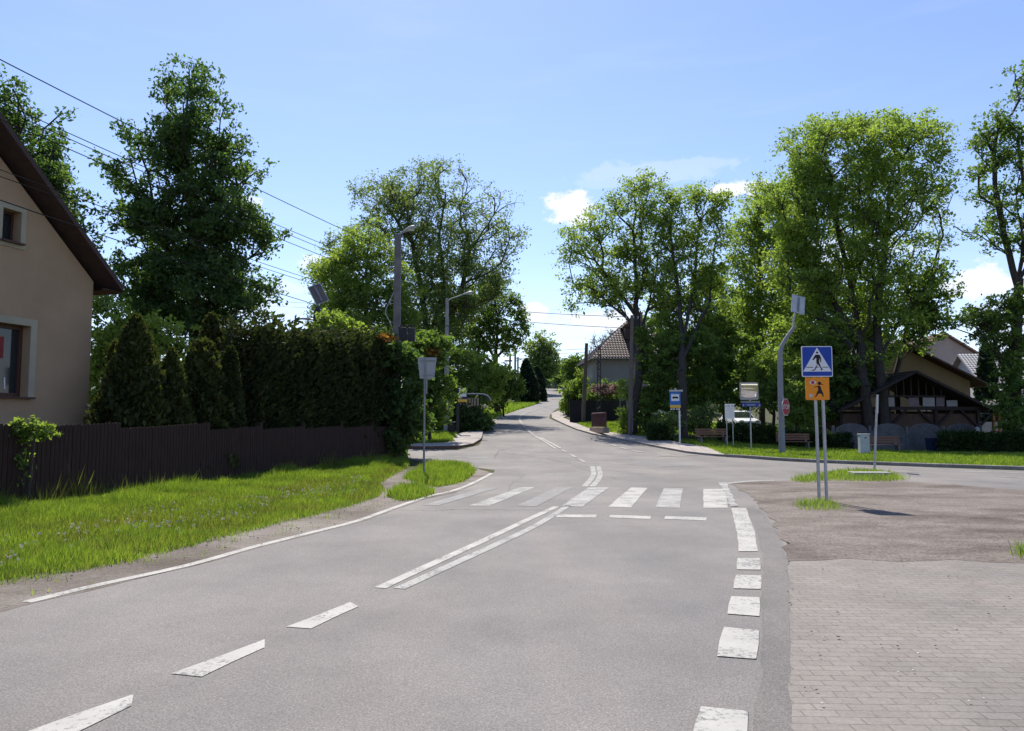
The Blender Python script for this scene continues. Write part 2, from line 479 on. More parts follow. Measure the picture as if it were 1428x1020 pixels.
# foliage
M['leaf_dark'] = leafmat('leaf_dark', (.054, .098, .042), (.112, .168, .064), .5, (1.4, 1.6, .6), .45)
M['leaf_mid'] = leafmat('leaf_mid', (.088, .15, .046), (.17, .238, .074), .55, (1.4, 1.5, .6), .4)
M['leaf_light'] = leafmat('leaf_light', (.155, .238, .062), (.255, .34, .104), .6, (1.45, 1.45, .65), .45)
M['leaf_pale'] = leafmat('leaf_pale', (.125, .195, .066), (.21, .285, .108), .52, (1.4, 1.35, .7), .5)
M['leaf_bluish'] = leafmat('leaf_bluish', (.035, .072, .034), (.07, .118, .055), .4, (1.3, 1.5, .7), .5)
M['leaf_thuja'] = leafmat('leaf_thuja', (.04, .052, .018), (.085, .098, .036), .34, (1.2, 1.3, .5), .6, .65, spec=.15)
M['leaf_thuja_dark'] = leafmat('leaf_thuja_dark', (.03, .04, .019), (.062, .075, .031), .3, (1.15, 1.3, .5), .8, .7, spec=.12)
M['leaf_box'] = leafmat('leaf_box', (.022, .042, .016), (.045, .075, .024), .25, (1.3, 1.4, .5), .9)
M['leaf_spruce'] = leafmat('leaf_spruce', (.018, .036, .022), (.035, .06, .032), .2, (1.2, 1.3, .6), .5)
M['leaf_orange'] = leafmat('leaf_orange', (.24, .13, .04), (.33, .2, .065), .5, (1.3, 1.1, .6), .9)
M['flower_pink'] = leafmat('flower_pink', (.26, .17, .165), (.36, .26, .24), .4, (1.1, 1, 1), .9)
M['grass'] = leafmat('grass', (.14, .235, .036), (.25, .345, .07), .5, (1.3, 1.3, .55), .9, .5, (.34, .30, .14))
M['grass_dry'] = leafmat('grass_dry', (.12, .17, .03), (.24, .25, .08), .5, (1.2, 1.2, .6), .7, .6)
M['flower_white'] = leafmat('flower_white', (.34, .34, .28), (.52, .5, .42), .3, (1, 1, 1), .9)

def mirror_mat():
    m, nt, out = new_mat('mirror')
    b = N(nt, 'ShaderNodeBsdfPrincipled'); b.inputs['Base Color'].default_value = (.8, .8, .8, 1)
    b.inputs['Metallic'].default_value = 1; b.inputs['Roughness'].default_value = .05
    nt.links.new(b.outputs[0], out.inputs[0])
    return m
M['mirror'] = mirror_mat()

# ------------------------------------------------------------------ ground sheet and what lies on it
XL = sorted(set([-6000, -2500, -1000, -500, -250, -140, -90, -60, -45] + list(np.arange(-30, 41, 1.0)) + [43, 46, 50, 55, 60, 70, 85, 110, 160, 250, 500, 1000, 2500, 6000]))
YL = sorted(set([-4000, -1500, -500, -200, -100, -50, -20, -10, 0, 8, 16, 22] + list(np.arange(23, 71, 1.0)) + list(np.arange(72, 201, 2.0)) + [210, 225, 250, 300, 400, 600, 1000, 2000, 4000, 8000]))

def ground_sheet():
    X, Y = np.meshgrid(XL, YL)
    V = np.stack([X, Y, H(X, Y)], -1).reshape(-1, 3)
    nx, ny = len(XL), len(YL)
    F = [(j * nx + i, j * nx + i + 1, (j + 1) * nx + i + 1, (j + 1) * nx + i) for j in range(ny - 1) for i in range(nx - 1)]
    o = mesh_grid_strips('ground', V, F, M['soil'])
    tag(o, kind='structure')
ground_sheet()

def wpts(pts):
    """photo pixels -> survey points; 3-tuples ('w',x,y) are metres already"""
    out = []
    for p in pts:
        if p[0] == 'w': out.append((p[1], p[2]))
        else:
            q = G(*p); out.append((q[0], q[1]))
    return out

def rough_edge(poly, amp, step=.3, seed=0):
    rg = random.Random(seed); out = []
    n = len(poly)
    for i in range(n):
        a = Vector(poly[i]); b = Vector(poly[(i + 1) % n])
        L = (b - a).length
        k = max(1, min(60, int(L / step)))
        nrm = Vector((-(b - a).y, (b - a).x)); nrm = nrm.normalized() if L > 0 else nrm
        for j in range(k):
            p = a + (b - a) * (j / k)
            if j: p += nrm * rg.gauss(0, amp)
            out.append((p.x, p.y))
    return out

def cut_to_terrain(bm):
    xs = [v.co.x for v in bm.verts]; ys = [v.co.y for v in bm.verts]
    x0, x1, y0, y1 = min(xs), max(xs), min(ys), max(ys)
    if y1 > 22.5:
        for yy in YL:
            if y0 < yy < y1 and yy >= 22:
                bmesh.ops.bisect_plane(bm, geom=bm.verts[:] + bm.edges[:] + bm.faces[:], plane_co=(0, yy, 0), plane_no=(0, 1, 0), dist=1e-5)
        for xx in XL:
            if x0 < xx < x1 and y1 > 24 and xx > 3:
                bmesh.ops.bisect_plane(bm, geom=bm.verts[:] + bm.edges[:] + bm.faces[:], plane_co=(xx, 0, 0), plane_no=(1, 0, 0), dist=1e-5)

def sheet(name, polys, lift, m, rough=0.0, seed=1, kind='structure', world=False):
    bm = bmesh.new()
    for poly in polys:
        w = [tuple(p) for p in poly] if world else wpts(poly)
        if rough: w = rough_edge(w, rough, seed=seed)
        tri = tessellate_polygon([[Vector((p[0], p[1], 0)) for p in w]])
        vs = [bm.verts.new((p[0], p[1], 0)) for p in w]
        for t in tri:
            try: bm.faces.new([vs[i] for i in t])
            except ValueError: pass
    cut_to_terrain(bm)
    for v in bm.verts:
        v.co.z = gz(v.co.x, v.co.y) + (lift * min(1.0, .36 + max(0.0, v.co.y - 20) * .035) if lift < .04 else lift)
    bmesh.ops.recalc_face_normals(bm, faces=bm.faces[:])
    for f in bm.faces:
        if f.normal.z < 0: f.normal_flip()
    me = bpy.data.meshes.new(name); bm.to_mesh(me); bm.free()
    o = link(name, me, m)
    return tag(o, kind=kind)

def slab(name, poly, height, m, m_side=None, world=False):
    """raised paving: top plus kerb face"""
    w = [tuple(p) for p in poly] if world else wpts(poly)
    o = sheet(name, [w], height, m, world=True)
    vs = []; fs = []
    n = len(w); st = []
    for i in range(n):
        a, b = Vector(w[i]), Vector(w[(i + 1) % n])
        k = max(1, int((b - a).length / 1.0))
        for j in range(k): st.append(a + (b - a) * (j / k))
    k = len(st)
    mb = MB()
    ctr = Vector((sum(p.x for p in st) / k, sum(p.y for p in st) / k))
    top = [(p.x, p.y, gz(p.x, p.y) + height - .003) for p in st]
    bot = [(p.x, p.y, gz(p.x, p.y) - .1) for p in st]
    mb.add(top + bot, [(i, (i + 1) % k, (i + 1) % k + k, i + k) for i in range(k)])
    e = mb.build(name + '_edge', m_side or m)
    tag(e, kind='structure')
    return o

def ribbon(pts, width):
    """centre line (world XY) -> polygon"""
    P = [Vector(p) for p in pts]; L = []; Rr = []
    for i, p in enumerate(P):
        d = (P[min(i + 1, len(P) - 1)] - P[max(i - 1, 0)]).normalized()
        nn = Vector((-d.y, d.x)) * width / 2
        L.append(tuple(p + nn)); Rr.append(tuple(p - nn))
    return [[L[i], L[i + 1], Rr[i + 1], Rr[i]] for i in range(len(P) - 1)]

def smooth_line(pts, n=4):
    out = []
    P = [Vector(p) for p in pts]
    for i in range(len(P) - 1):
        p0 = P[max(i - 1, 0)]; p1 = P[i]; p2 = P[i + 1]; p3 = P[min(i + 2, len(P) - 1)]
        for j in range(n):
            t = j / n
            out.append(.5 * ((2 * p1) + (p2 - p0) * t + (2 * p0 - 5 * p1 + 4 * p2 - p3) * t * t + (3 * p1 - p0 - 3 * p2 + p3) * t ** 3))
    out.append(P[-1])
    return out

# --- carriageway of the through road and both side streets
sheet('road', [[('w', -8.7, -12), ('w', -6.2, 0), (30, 846), (261, 792), (354, 766), (500, 729), (553, 710), (598, 695), (633, 688), (660, 677), (688, 661), (690, 656), (664, 652.5),
                (610, 645.5), (560, 640), (500, 634), (440, 630), (440, 621), (500, 624), (560, 627), (640, 627.5), (668, 621.5), (673, 613), (673, 604), (673, 592), (690, 583), (720, 573), (745, 565.5),
                (762, 556), (764, 551), (758, 547), (748, 545), ('w', 2.5, 158), ('w', -2, 172), ('w', 0, 185), ('w', 12, 180), ('w', 12.5, 160), (786, 546), (792, 551), (791, 558), (782, 567), (773, 573), (767, 579),
                (766, 584), (780, 590), (800, 599), (826, 607), (860, 613), (905, 622.5), (960, 632.5), (1000, 637), (1020, 638), (1090, 643.5), (1200, 648.5), (1428, 657), (1760, 668),
                (1760, 705), (1428, 690), (1250, 674), (1100, 676), (1040, 684), (1075, 712), (1092, 745), (1106, 780), ('w', 1.9, 4.0), ('w', 1.9, -12)]], .008, M['asphalt'])
# older, coarser strip along the right-hand edge
sheet('road_edge', [[(1064, 772), (1052, 735), (1040, 709), (1050, 706), (1070, 722), (1086, 748), (1099, 779), (1103, 900), (1104, 1015), ('w', 1.37, -2), ('w', 1.05, -2), (1050, 1019), (1060, 921), (1062, 860)]], .016, M['asphalt_edge'], rough=.012)

# --- unmade ground
sheet('dirt_verge', [[('w', -8.4, -8), ('w', -6.0, 0), (31, 846), (261, 792.5), (354, 766.5), (500, 729.5), (553, 710.5), (598, 695.5), (633, 688.5), (662, 676), (688, 661),
                      (664, 653), (640, 650), (600, 652), (566, 655), (545, 660), (500, 690), (400, 722), (300, 748), (180, 778), (60, 800), (-60, 822), ('w', -9, 2), ('w', -10.5, -8)]], .013, M['dirt'], rough=.02)
sheet('dirt_lot', [[(1014, 673), (1100, 671), (1160, 668), (1250, 670), (1428, 685), (1760, 703), (1760, 800), (1428, 787), (1330, 782), (1250, 785), (1180, 780), (1099, 784), (1086, 748), (1070, 720), (1050, 694)]], .030, M['dirt_lot'], rough=.04)
sheet('paved_yard', [[('w', 1.42, -8), (1103.5, 1018), (1103, 900), (1100, 779), (1250, 781.5), (1428, 783), (1760, 790), ('w', 22, 6), ('w', 22, -8)]], .024, M['pavers'], rough=.01)

# --- footways
slab('sidewalk', [(564, 626), (600, 626.3), (640, 625.5), (660, 622), (671, 615), (673, 608), (673, 604), (650, 605), (636, 609), (631, 613), (634, 618), (618, 621), (564, 622.5)], .13, M['sidewalk'], M['kerb_brown'])
slab('sidewalk', [(1012, 637.5), (985, 635.5), (958, 632.5), (905, 622.5), (860, 613.2), (828, 607.3), (804, 600.3), (786, 592.5), (770, 584.5), (769, 578), (778, 574.5), (795, 574), (797, 579), (785, 584), (800, 591), (830, 602), (870, 607.5), (920, 614), (950, 620.5), (985, 626), (1002, 633)], .10, M['sidewalk'], M['kerb'])
slab('sidewalk', [(782, 587), (800, 592), (870, 592), (870, 588), (800, 587)], .06, M['sidewalk'], M['kerb'])
sheet('park_path', [[(890, 601), (1120, 603), (1120, 597), (890, 595)]], .03, M['sidewalk'])
# kerbstones on the far side of the right-hand street
kl = smooth_line(wpts([(1012, 637.8), (1050, 640), (1090, 643), (1200, 648), (1310, 652), (1428, 656), (1600, 661.5), (1760, 666)]), 3)
def kerb_run(name, line, w, h, m):
    mb = MB(); vs = []; fs = []
    for i, p in enumerate(line):
        d = (line[min(i + 1, len(line) - 1)] - line[max(i - 1, 0)]).normalized()
        nn = Vector((-d.y, d.x)) * w
        q = p + nn; z = gz(p.x, p.y)
        vs += [(p.x, p.y, z - .1), (p.x, p.y, z + h - .015), (p.x + nn.x * .12, p.y + nn.y * .12, z + h), (q.x, q.y, z + h), (q.x, q.y, z - .1)]
    for i in range(len(line) - 1):
        for k in range(4):
            fs.append((i * 5 + k, i * 5 + k + 1, i * 5 + k + 6, i * 5 + k + 5))
    mb.add(vs, fs)
    return tag(mb.build(name, m), kind='structure')
kerb_run('kerb', kl, .16, .13, M['kerb'])
lf = smooth_line(wpts([(690, 583.6), (720, 573.5), (745, 566), (762, 556.5)]), 3)
sheet('lawn', [[(1012, 637.4), (1050, 639.5), (1090, 642.5), (1200, 647.5), (1428, 655.5), (1760, 665.5), (1760, 640), (1428, 630), (1200, 620), (1000, 612), (930, 612), (985, 626), (1000, 633)]], .06, dirtmat('lawn', (.045, .09, .014), (.07, .12, .02), (.06, .08, .025), scale=1.5))

# --- painted markings
def P2(pts): return [tuple(p) for p in wpts(pts)]
mk = lambda name, polys, m, lift=.022, rough=.006: sheet(name, polys, lift, m, rough=rough)
edge_c = smooth_line(P2([(37, 841), (140, 816), (261, 789.5), (354, 763.5), (440, 742), (500, 726.5), (553, 707.5), (598, 692.5), (633, 684.5), (662, 673), (686, 660.5)]), 3)
sheet('road_marking', ribbon(edge_c, .13), .022, M['paint'], world=True)
mk('road_marking', [[(41, 1021), (186, 970), (183, 986), (112, 1021), (60, 1045), (-10, 1045)], [(238, 941), (281, 945.5), (369, 904.5), (369, 893)], [(399, 875.5), (434, 878), (500, 847), (488, 841)]], M['paint'])
dl1 = smooth_line(P2([(530, 821), (600, 788.5), (680, 752), (735, 726), (776, 707)]), 4)
dl2 = smooth_line(P2([(557, 822), (620, 793), (700, 756.5), (750, 732), (792, 706)]), 4)
sheet('road_marking', ribbon(dl1, .13), .022, M['paint'], world=True)
sheet('road_marking', ribbon(dl2, .13), .022, M['paint_worn'], world=True)
dl3 = smooth_line(P2([(815, 679), (824, 669), (828, 661), (826, 651)]), 4)
dl4 = smooth_line(P2([(826, 679), (834, 670), (837, 661), (834.5, 651)]), 4)
sheet('road_marking', ribbon(dl3, .16) + ribbon(dl4, .16), .022, M['paint_worn'], world=True)
mk('road_marking', [[(981, 682.5), (1013, 682.5), (1015, 709), (981, 709)], [(880, 680.5), (903, 681), (880, 708.5), (848, 707.5)]], M['paint'])
mk('road_marking', [[(926, 681.5), (952, 682), (948, 709), (914, 708.5)], [(821, 680.5), (849, 680.5), (812, 707.5), (783, 706.5)], [(726, 680), (746, 680), (683, 706), (654, 706)]], M['paint_worn'])
mk('road_marking', [[(777, 680), (799, 680), (748, 707), (720, 706)], [(677, 680.5), (695, 681), (612, 705.5), (589, 705)]], M['paint_faint'])
mk('road_marking', [[(777, 718.2), (832, 718.6), (831, 722.6), (775, 722)], [(851, 719), (908, 720.6), (906.5, 724.6), (849, 722.6)], [(928, 720.6), (986, 722.5), (984.5, 726.8), (926, 724.4)]], M['paint'])
mk('road_marking', [[(1020, 709.5), (1040, 709.5), (1052, 740), (1057, 770), (1030, 770), (1028, 743)], [(1028.6, 779.6), (1059.7, 779.6), (1060.5, 796), (1027.8, 795.4)],
                    [(1026.5, 803), (1061.4, 804), (1061, 823), (1023, 822)], [(1020, 833), (1059, 834.6), (1059, 861), (1014.6, 857.6)],
                    [(1009.5, 876), (1058.5, 881), (1054.6, 921), (1000, 917)], [(977.5, 987.5), (1043.5, 994), (1036, 1060), (962, 1050)]], M['paint'], .028)
mk('road_marking', [[(1002, 673.6), (1013, 674), (1019, 686), (1029, 707), (1019, 707.5), (1012, 690)], [(1014, 674), (1040, 671.6), (1080, 670.4), (1080, 671.3), (1040, 673), (1016, 676)]], M['paint_worn'], .038, .02)
fd1 = smooth_line(P2([(744.5, 608), (760, 617), (775, 626.5)]), 3); fd2 = smooth_line(P2([(753.5, 611), (768, 618.5), (781.5, 626)]), 3)
sheet('road_marking', ribbon(fd1, .13) + ribbon(fd2, .13), .03, M['paint'], world=True)
for a, b in (((783, 628), (789, 631)), ((795, 634), (803, 638.5)), ((808, 641), (815, 645))):
    sheet('road_marking', ribbon(P2([a, b]), .14), .026, M['paint_worn'], world=True)
fc = smooth_line(P2([(744, 607.5), (733, 598), (726.5, 590), (724.5, 583.5), (731, 577.5), (747, 571.5), (766, 565.5), (783, 560.5)]), 4)
sheet('road_marking', ribbon(fc, .16), .035, M['paint_worn'], world=True)
for a, b in (((824.5, 613), (838.5, 616)), ((842.5, 618), (848.5, 619.4)), ((851.5, 621), (860, 623)), ((865.5, 625), (874, 627)), ((881.6, 629), (895.6, 631.6)), ((915, 637.3), (973, 635.6)), ((916, 634.6), (935.5, 635.4))):
    sheet('road_marking', ribbon(P2([a, b]), .15), .03, M['paint'], world=True)
for a, b, mm in (((1263, 655.6), (1428, 660.8), 'paint'), ((1392, 665.4), (1450, 667.6), 'paint'), ((1250, 659), (1282, 660), 'paint_worn'), ((1428, 660.8), (1640, 668), 'paint'), ((594, 636.8), (651, 638), 'paint_worn'), ((652, 638.5), (680, 640), 'paint_worn')):
    sheet('road_marking', ribbon(P2([a, b]), .15), .024, M[mm], world=True)
sheet('road_patch', [[(651, 634), (680, 634.5), (686, 648), (656, 646)], [(880, 640), (960, 643), (985, 652), (890, 650)]], .014, M['asphalt_patch'], rough=.02)
# tar seams and cracks
def crack(pts, w, seed):
    rg = random.Random(seed)
    P = smooth_line(P2(pts), 8)
    P = [p + Vector((rg.gauss(0, .03), rg.gauss(0, .03))) for p in P]
    L = []; Rr = []
    for i, p in enumerate(P):
        d = (P[min(i + 1, len(P) - 1)] - P[max(i - 1, 0)]).normalized(); nn = Vector((-d.y, d.x)) * w * rg.uniform(.15, .65)
        L.append(p + nn); Rr.append(p - nn)
    return [[tuple(L[i]), tuple(L[i + 1]), tuple(Rr[i + 1]), tuple(Rr[i])] for i in range(len(P) - 1)]
cr = []
for k, (pts, w) in enumerate([([(556, 711), (600, 713), (640, 711), (700, 712), (770, 711.5)], .016), ([(686, 658), (700, 657), (725, 658), (745, 657)], .02),
                              ([(700, 632), (760, 640), (840, 655), (900, 662)], .02), ([(1104, 830), (1102, 800), (1098, 779)], .008), ([(900, 655), (960, 650), (1040, 655)], .02),
                              ([(1300, 670), (1360, 672), (1428, 676)], .025), ([(690, 700), (705, 690), (712, 676), (730, 664)], .012), ([(800, 650), (860, 668), (930, 672), (990, 668)], .014), ([(740, 622), (700, 628), (690, 640)], .02)]):
    cr += crack(pts, w, k)
sheet('road_crack', cr, .02, M['crack'], world=True)

# ------------------------------------------------------------------ vegetation
def unit(a): return a / (np.linalg.norm(a, axis=-1, keepdims=True) + 1e-9)

def leaf_quads(P, size, upbias=.7, aspect=.55, r=None, jitter=.35, dirs=None):
    """rhombic leaf sprays at points P"""
    r = r or rng
    n = len(P)
    nr = unit(r.normal(size=(n, 3)) + np.array([0, 0, upbias]))
    d = unit(np.cross(nr, r.normal(size=(n, 3)))) if dirs is None else unit(dirs + r.normal(size=(n, 3)) * .45)
    if dirs is not None: nr = unit(np.cross(d, r.normal(size=(n, 3))))
    s = np.cross(nr, d)
    L = size * (1 + r.normal(size=(n, 1)) * jitter).clip(.45, 1.9)
    Wd = L * aspect
    V = np.empty((n, 4, 3))
    V[:, 0] = P - d * L * .5
    V[:, 1] = P + s * Wd * .5 - nr * Wd * .12
    V[:, 2] = P + d * L * .5 - nr * L * .12
    V[:, 3] = P - s * Wd * .5 - nr * Wd * .12
    return V

def limb_mesh(name, nodes, parent, rad, m, par_obj, seg=5, extra=None):
    """tapered tubes along a parent tree"""
    vs = []; fs = []
    n = len(nodes)
    nodes = np.asarray(nodes); par = np.asarray(parent); rad = np.asarray(rad)
    idx = np.where(par >= 0)[0]
    A = nodes[par[idx]]; B = nodes[idx]
    ra = np.minimum(rad[par[idx]], rad[idx] * 1.6); rb = rad[idx]
    if extra is not None and len(extra[0]):
        A = np.concatenate([A, extra[0]]); B = np.concatenate([B, extra[1]])
        ra = np.concatenate([ra, extra[2]]); rb = np.concatenate([rb, extra[2] * .4])
    d = unit(B - A)
    ref = np.where(np.abs(d[:, 2:3]) > .9, np.array([[1., 0, 0]]), np.array([[0, 0, 1.]]))
    u = unit(np.cross(ref, d)); w = np.cross(d, u)
    B = B + d * rb[:, None] * .3
    k = len(A)
    V = np.empty((k, 2 * seg, 3))
    for j in range(seg):
        t = 2 * math.pi * j / seg
        o = u * math.cos(t) + w * math.sin(t)
        V[:, j] = A + o * ra[:, None]; V[:, seg + j] = B + o * rb[:, None]
    base = (np.arange(k) * 2 * seg)[:, None]
    F = []
    for j in range(seg):
        j2 = (j + 1) % seg
        F.append(base + np.array([[j, j2, seg + j2, seg + j]]))
    F = np.concatenate(F, 0)
    return mesh_grid_strips(name, V.reshape(-1, 3), F, m, par_obj, smooth=True)

def grow(name, label, cat, Y, stems, lobes, n_att=160, n_leaf=30000, leaf=.2, clump=.55, leafm='leaf_mid', barkm='bark', r_base=.3, seed=1, depth=.6, group=None,
         crown='crown', trunk='trunk', up=.7, aspect=.55, twigs=3, bf=.45, ground=None, flat=.75, extra_crowns=(), zmin=None, cdy=0.0):
    """tree or shrub: stems and crown lobes surveyed from the photo (px,py,rx,ry[,density]) at distance Y"""
    r = np.random.default_rng(seed)
    b = at(stems[0][0][0], stems[0][0][1], Y)
    base = np.array([b[0], Y, gz(b[0], Y)])
    root = thing(name, label, cat, tuple(base), 0, group)
    # crown outline
    L = []
    for lb in lobes:
        c = at(lb[0], lb[1], Y + cdy); s = (Y + cdy) / FPX
        L.append((c[0], c[2], lb[2] * s, lb[3] * s, lb[4] if len(lb) > 4 else 1.0))
    L = np.array(L)
    xmid = (L[:, 0] - L[:, 2]).min() * .5 + (L[:, 0] + L[:, 2]).max() * .5
    half = max(((L[:, 0] + L[:, 2]).max() - (L[:, 0] - L[:, 2]).min()) / 2, .3)
    wts = L[:, 2] * L[:, 3] * L[:, 4]; wts = wts / wts.sum()
    cnt = np.maximum(1, np.round(wts * n_att).astype(int))
    A = []; dens = []
    for (x, z, rx, rz, dn), k in zip(L, cnt):
        th = r.uniform(0, 2 * math.pi, k); q = r.uniform(0, 1, k) ** .45
        xx = x + np.cos(th) * q * rx; zz = z + np.sin(th) * q * rz
        D = np.sqrt(np.clip(1 - ((xx - xmid) / (half * 1.05)) ** 2, .03, 1)) * half * depth
        D = np.minimum(D, 3.2 * max(rx, rz))
        yy = Y + cdy + r.uniform(-1, 1, k) * D * np.sqrt(np.clip(1 - q * q * .8, 0, 1))
        k2 = yy / (Y + cdy)
        A.append(np.stack([xx * k2, yy, CAMH + (zz - CAMH) * k2], -1)); dens += [dn] * k
    A = np.concatenate(A); dens = np.array(dens)
    gmin = H(A[:, 0], A[:, 1]) + (zmin if zmin is not None else .25)
    A[:, 2] = np.maximum(A[:, 2], gmin)
    # stems
    nodes = []; par = []; trunk_r = []
    for si, st in enumerate(stems):
        pts = []
        for i, p in enumerate(st):
            q = at(p[0], p[1], Y + (p[2] if len(p) > 2 else cdy * min(1.0, max(0.0, (540 - p[1]) / 130)))); pts.append(q)
        if si == 0 or (len(st) and abs(st[0][1] - stems[0][0][1]) < 3 and st[0][1] > 500):
            pts[0] = np.array([pts[0][0], pts[0][1], gz(pts[0][0], pts[0][1]) - .1])
        prev = -1
        if nodes and si > 0 and not (abs(st[0][1] - stems[0][0][1]) < 3):
            dd = np.linalg.norm(np.array(nodes) - pts[0], axis=1); prev = int(np.argmin(dd))
        for i in range(len(pts) - 1):
            k = max(1, int(np.linalg.norm(pts[i + 1] - pts[i]) / .7))
            for j in range(k + (1 if i == len(pts) - 2 else 0)):
                nodes.append(pts[i] + (pts[i + 1] - pts[i]) * j / k + r.normal(size=3) * .03)
                par.append(prev); prev = len(nodes) - 1
    nstem = len(nodes)
    nodes = np.array(nodes)
    plen = np.zeros(nstem)
    for i in range(nstem):
        if par[i] >= 0: plen[i] = plen[par[i]] + np.linalg.norm(nodes[i] - nodes[par[i]])
    # grow boughs: balance shortest link against shortest way to the root
    cost_floor = nodes[:, 2].min()
    nd = list(nodes); pl = list(plen)
    left = np.ones(len(A), bool)
    def link_cost(a, node, p):
        v = a - node; d = np.linalg.norm(v, axis=-1)
        down = np.maximum(0, node[2] + .3 * d - a[:, 2])
        return d + bf * p + down * 1.1
    best = np.full(len(A), 1e9); bi = np.zeros(len(A), int)
    for i in range(nstem):
        c = link_cost(A, nd[i], pl[i]); mk_ = c < best; best[mk_] = c[mk_]; bi[mk_] = i
    att_node = np.zeros(len(A), int)
    for _ in range(len(A)):
        bb = np.where(left, best, 1e9); k = int(np.argmin(bb)); left[k] = False
        p = bi[k]; a = A[k]; v = a - nd[p]; d = np.linalg.norm(v)
        steps = max(1, int(d / .8))
        prev = p
        pd = nd[p] - nd[par[p]] if par[p] >= 0 else np.array([0, 0, 1.])
        pd = pd / (np.linalg.norm(pd) + 1e-9)
        new = []
        for j in range(1, steps + 1):
            t = j / steps
            bend = (pd * d * .22 + np.array([0, 0, -.06 * d])) * math.sin(math.pi * t) * (1 if steps > 1 else 0)
            q = nd[p] + v * t + bend * (1 - t * .3) + (r.normal(size=3) * .05 if j < steps else 0)
            nd.append(q); par.append(prev); pl.append(pl[prev] + np.linalg.norm(q - nd[prev])); prev = len(nd) - 1
            new.append(prev)
        att_node[k] = prev
        for i in new:
            c = link_cost(A, nd[i], pl[i]); mk_ = (c < best) & left; best[mk_] = c[mk_]; bi[mk_] = i
    nd = np.array(nd); n = len(nd)
    acc = np.zeros(n)
    kids = np.zeros(n, int)
    for i in range(n):
        if par[i] >= 0: kids[par[i]] += 1
    e = 2.35
    for i in range(n - 1, -1, -1):
        if acc[i] == 0: acc[i] = .018 ** e
        acc[i] += .004 ** e
        if par[i] >= 0: acc[par[i]] += acc[i]
    # children may come before parents only among stems, which are in order
    rad = acc ** (1 / e)
    rad = .008 + r_base * (rad / max(rad.max(), 1e-6)) ** 1.3
    rad[:nstem] = np.maximum(rad[:nstem], .03)
    # root flare
    z0 = base[2]
    fl = np.exp(-np.maximum(nd[:, 2] - z0, 0) / .5)
    rad[:nstem] *= 1 + .35 * fl[:nstem]
    # twigs
    ex = None
    if twigs:
        P0 = np.repeat(nd[att_node], twigs, 0)
        dirv = unit(r.normal(size=P0.shape) + np.array([0, 0, .35])) * r.uniform(.6, 1.25, (len(P0), 1)) * clump
        ex = (P0, P0 + dirv, np.full(len(P0), .010 * max(1, Y / 45)))
        tips = P0 + dirv
    limb_mesh(trunk, nd - base, par, rad, M[barkm], root, 6 if r_base > .12 else 5, (ex[0] - base, ex[1] - base, ex[2]) if ex else None)
    # foliage in clumps around the bough tips
    share = dens / dens.sum()
    per = np.maximum(2, (share * n_leaf)).astype(int)
    sub = 5
    C = []
    for k in range(len(A)):
        m_ = per[k]
        cs = A[k] + r.normal(size=(sub, 3)) * clump * np.array([.7, .7, .52])
        if twigs: cs[:min(sub, twigs)] = tips[k * twigs:k * twigs + min(sub, twigs)]
        pick = r.integers(0, sub, m_)
        C.append(cs[pick] + r.normal(size=(m_, 3)) * clump * .29 * np.array([1.1, 1.1, flat]))
    C = np.concatenate(C)
    g = H(C[:, 0], C[:, 1]) + .03
    C = C[C[:, 2] > g]
    if extra_crowns:
        # boughs of another colour: (material, part name, test on position)
        for mm, nm, (px, py, prx, pry) in extra_crowns:
            c = at(px, py, Y); s = Y / FPX
            ins = ((C[:, 0] - c[0]) / (prx * s)) ** 2 + ((C[:, 2] - c[2]) / (pry * s)) ** 2 < r.uniform(.5, 1.3, len(C))
            if ins.any():
                mesh_np(nm, leaf_quads(C[ins] - base, leaf, up, aspect, r), 4, M[mm], root)
            C = C[~ins]
    mesh_np(crown, leaf_quads(C - base, leaf, up, aspect, r), 4, M[leafm], root)
    return root

def conifer(name, label, cat, px, Y, top_py, half_px, leafm='leaf_thuja', n=9000, leaf=.13, seed=1, group=None, power=.8, lump=.18, base_z=None, droop=0.0):
    """narrow evergreen: upright flat sprays over a dense cone"""
    r = np.random.default_rng(seed)
    t = at(px, top_py, Y); x = t[0]; z0 = gz(x, Y); Hh = t[2] - z0; Rr = half_px * Y / FPX
    root = thing(name, label, cat, (x, Y, z0), 0, group)
    MB().tube([(0, 0, -.1), (0, 0, Hh * .5), (0, 0, Hh * .92)], [Rr * .14, Rr * .08, .01], 7).build('trunk', M['bark'], root)
    h = 1 - np.sqrt(r.uniform(0, 1, n)) if power > .9 else r.beta(1, 1.35, n)
    th = r.uniform(0, 2 * math.pi, n)
    lum = 1 + lump * np.sin(th * 3 + h * 11 + seed) * np.sin(h * 17 + th * 2) + lump * .6 * np.sin(th * 7 + h * 29)
    prof = np.power(np.clip(1 - h, 0, 1), power) * np.clip(.72 + h * 3, 0, 1)
    rr = Rr * prof * lum * np.clip(r.normal(.95, .11, n), .5, 1.15)
    P = np.stack([np.cos(th) * rr, np.sin(th) * rr, h * Hh + .05], -1)
    dirs = np.stack([np.cos(th) * .55, np.sin(th) * .55, np.full(n, .8 - droop)], -1)
    V = leaf_quads(P, leaf * 1.5, 0, .5, r, .35, dirs)
    # dense inner foliage
    k = n // 4
    h2 = r.beta(1, 1.4, k); th2 = r.uniform(0, 2 * math.pi, k)
    rr2 = Rr * .72 * np.power(1 - h2, power)
    P2_ = np.stack([np.cos(th2) * rr2, np.sin(th2) * rr2, h2 * Hh * .96 + .05], -1)
    d2 = np.stack([-np.sin(th2), np.cos(th2), np.zeros(k)], -1)
    V2 = leaf_quads(P2_, leaf * 3.2, 0, .9, r, .2, d2)
    mesh_np('foliage', np.concatenate([V, V2]), 4, M[leafm], root)
    return root

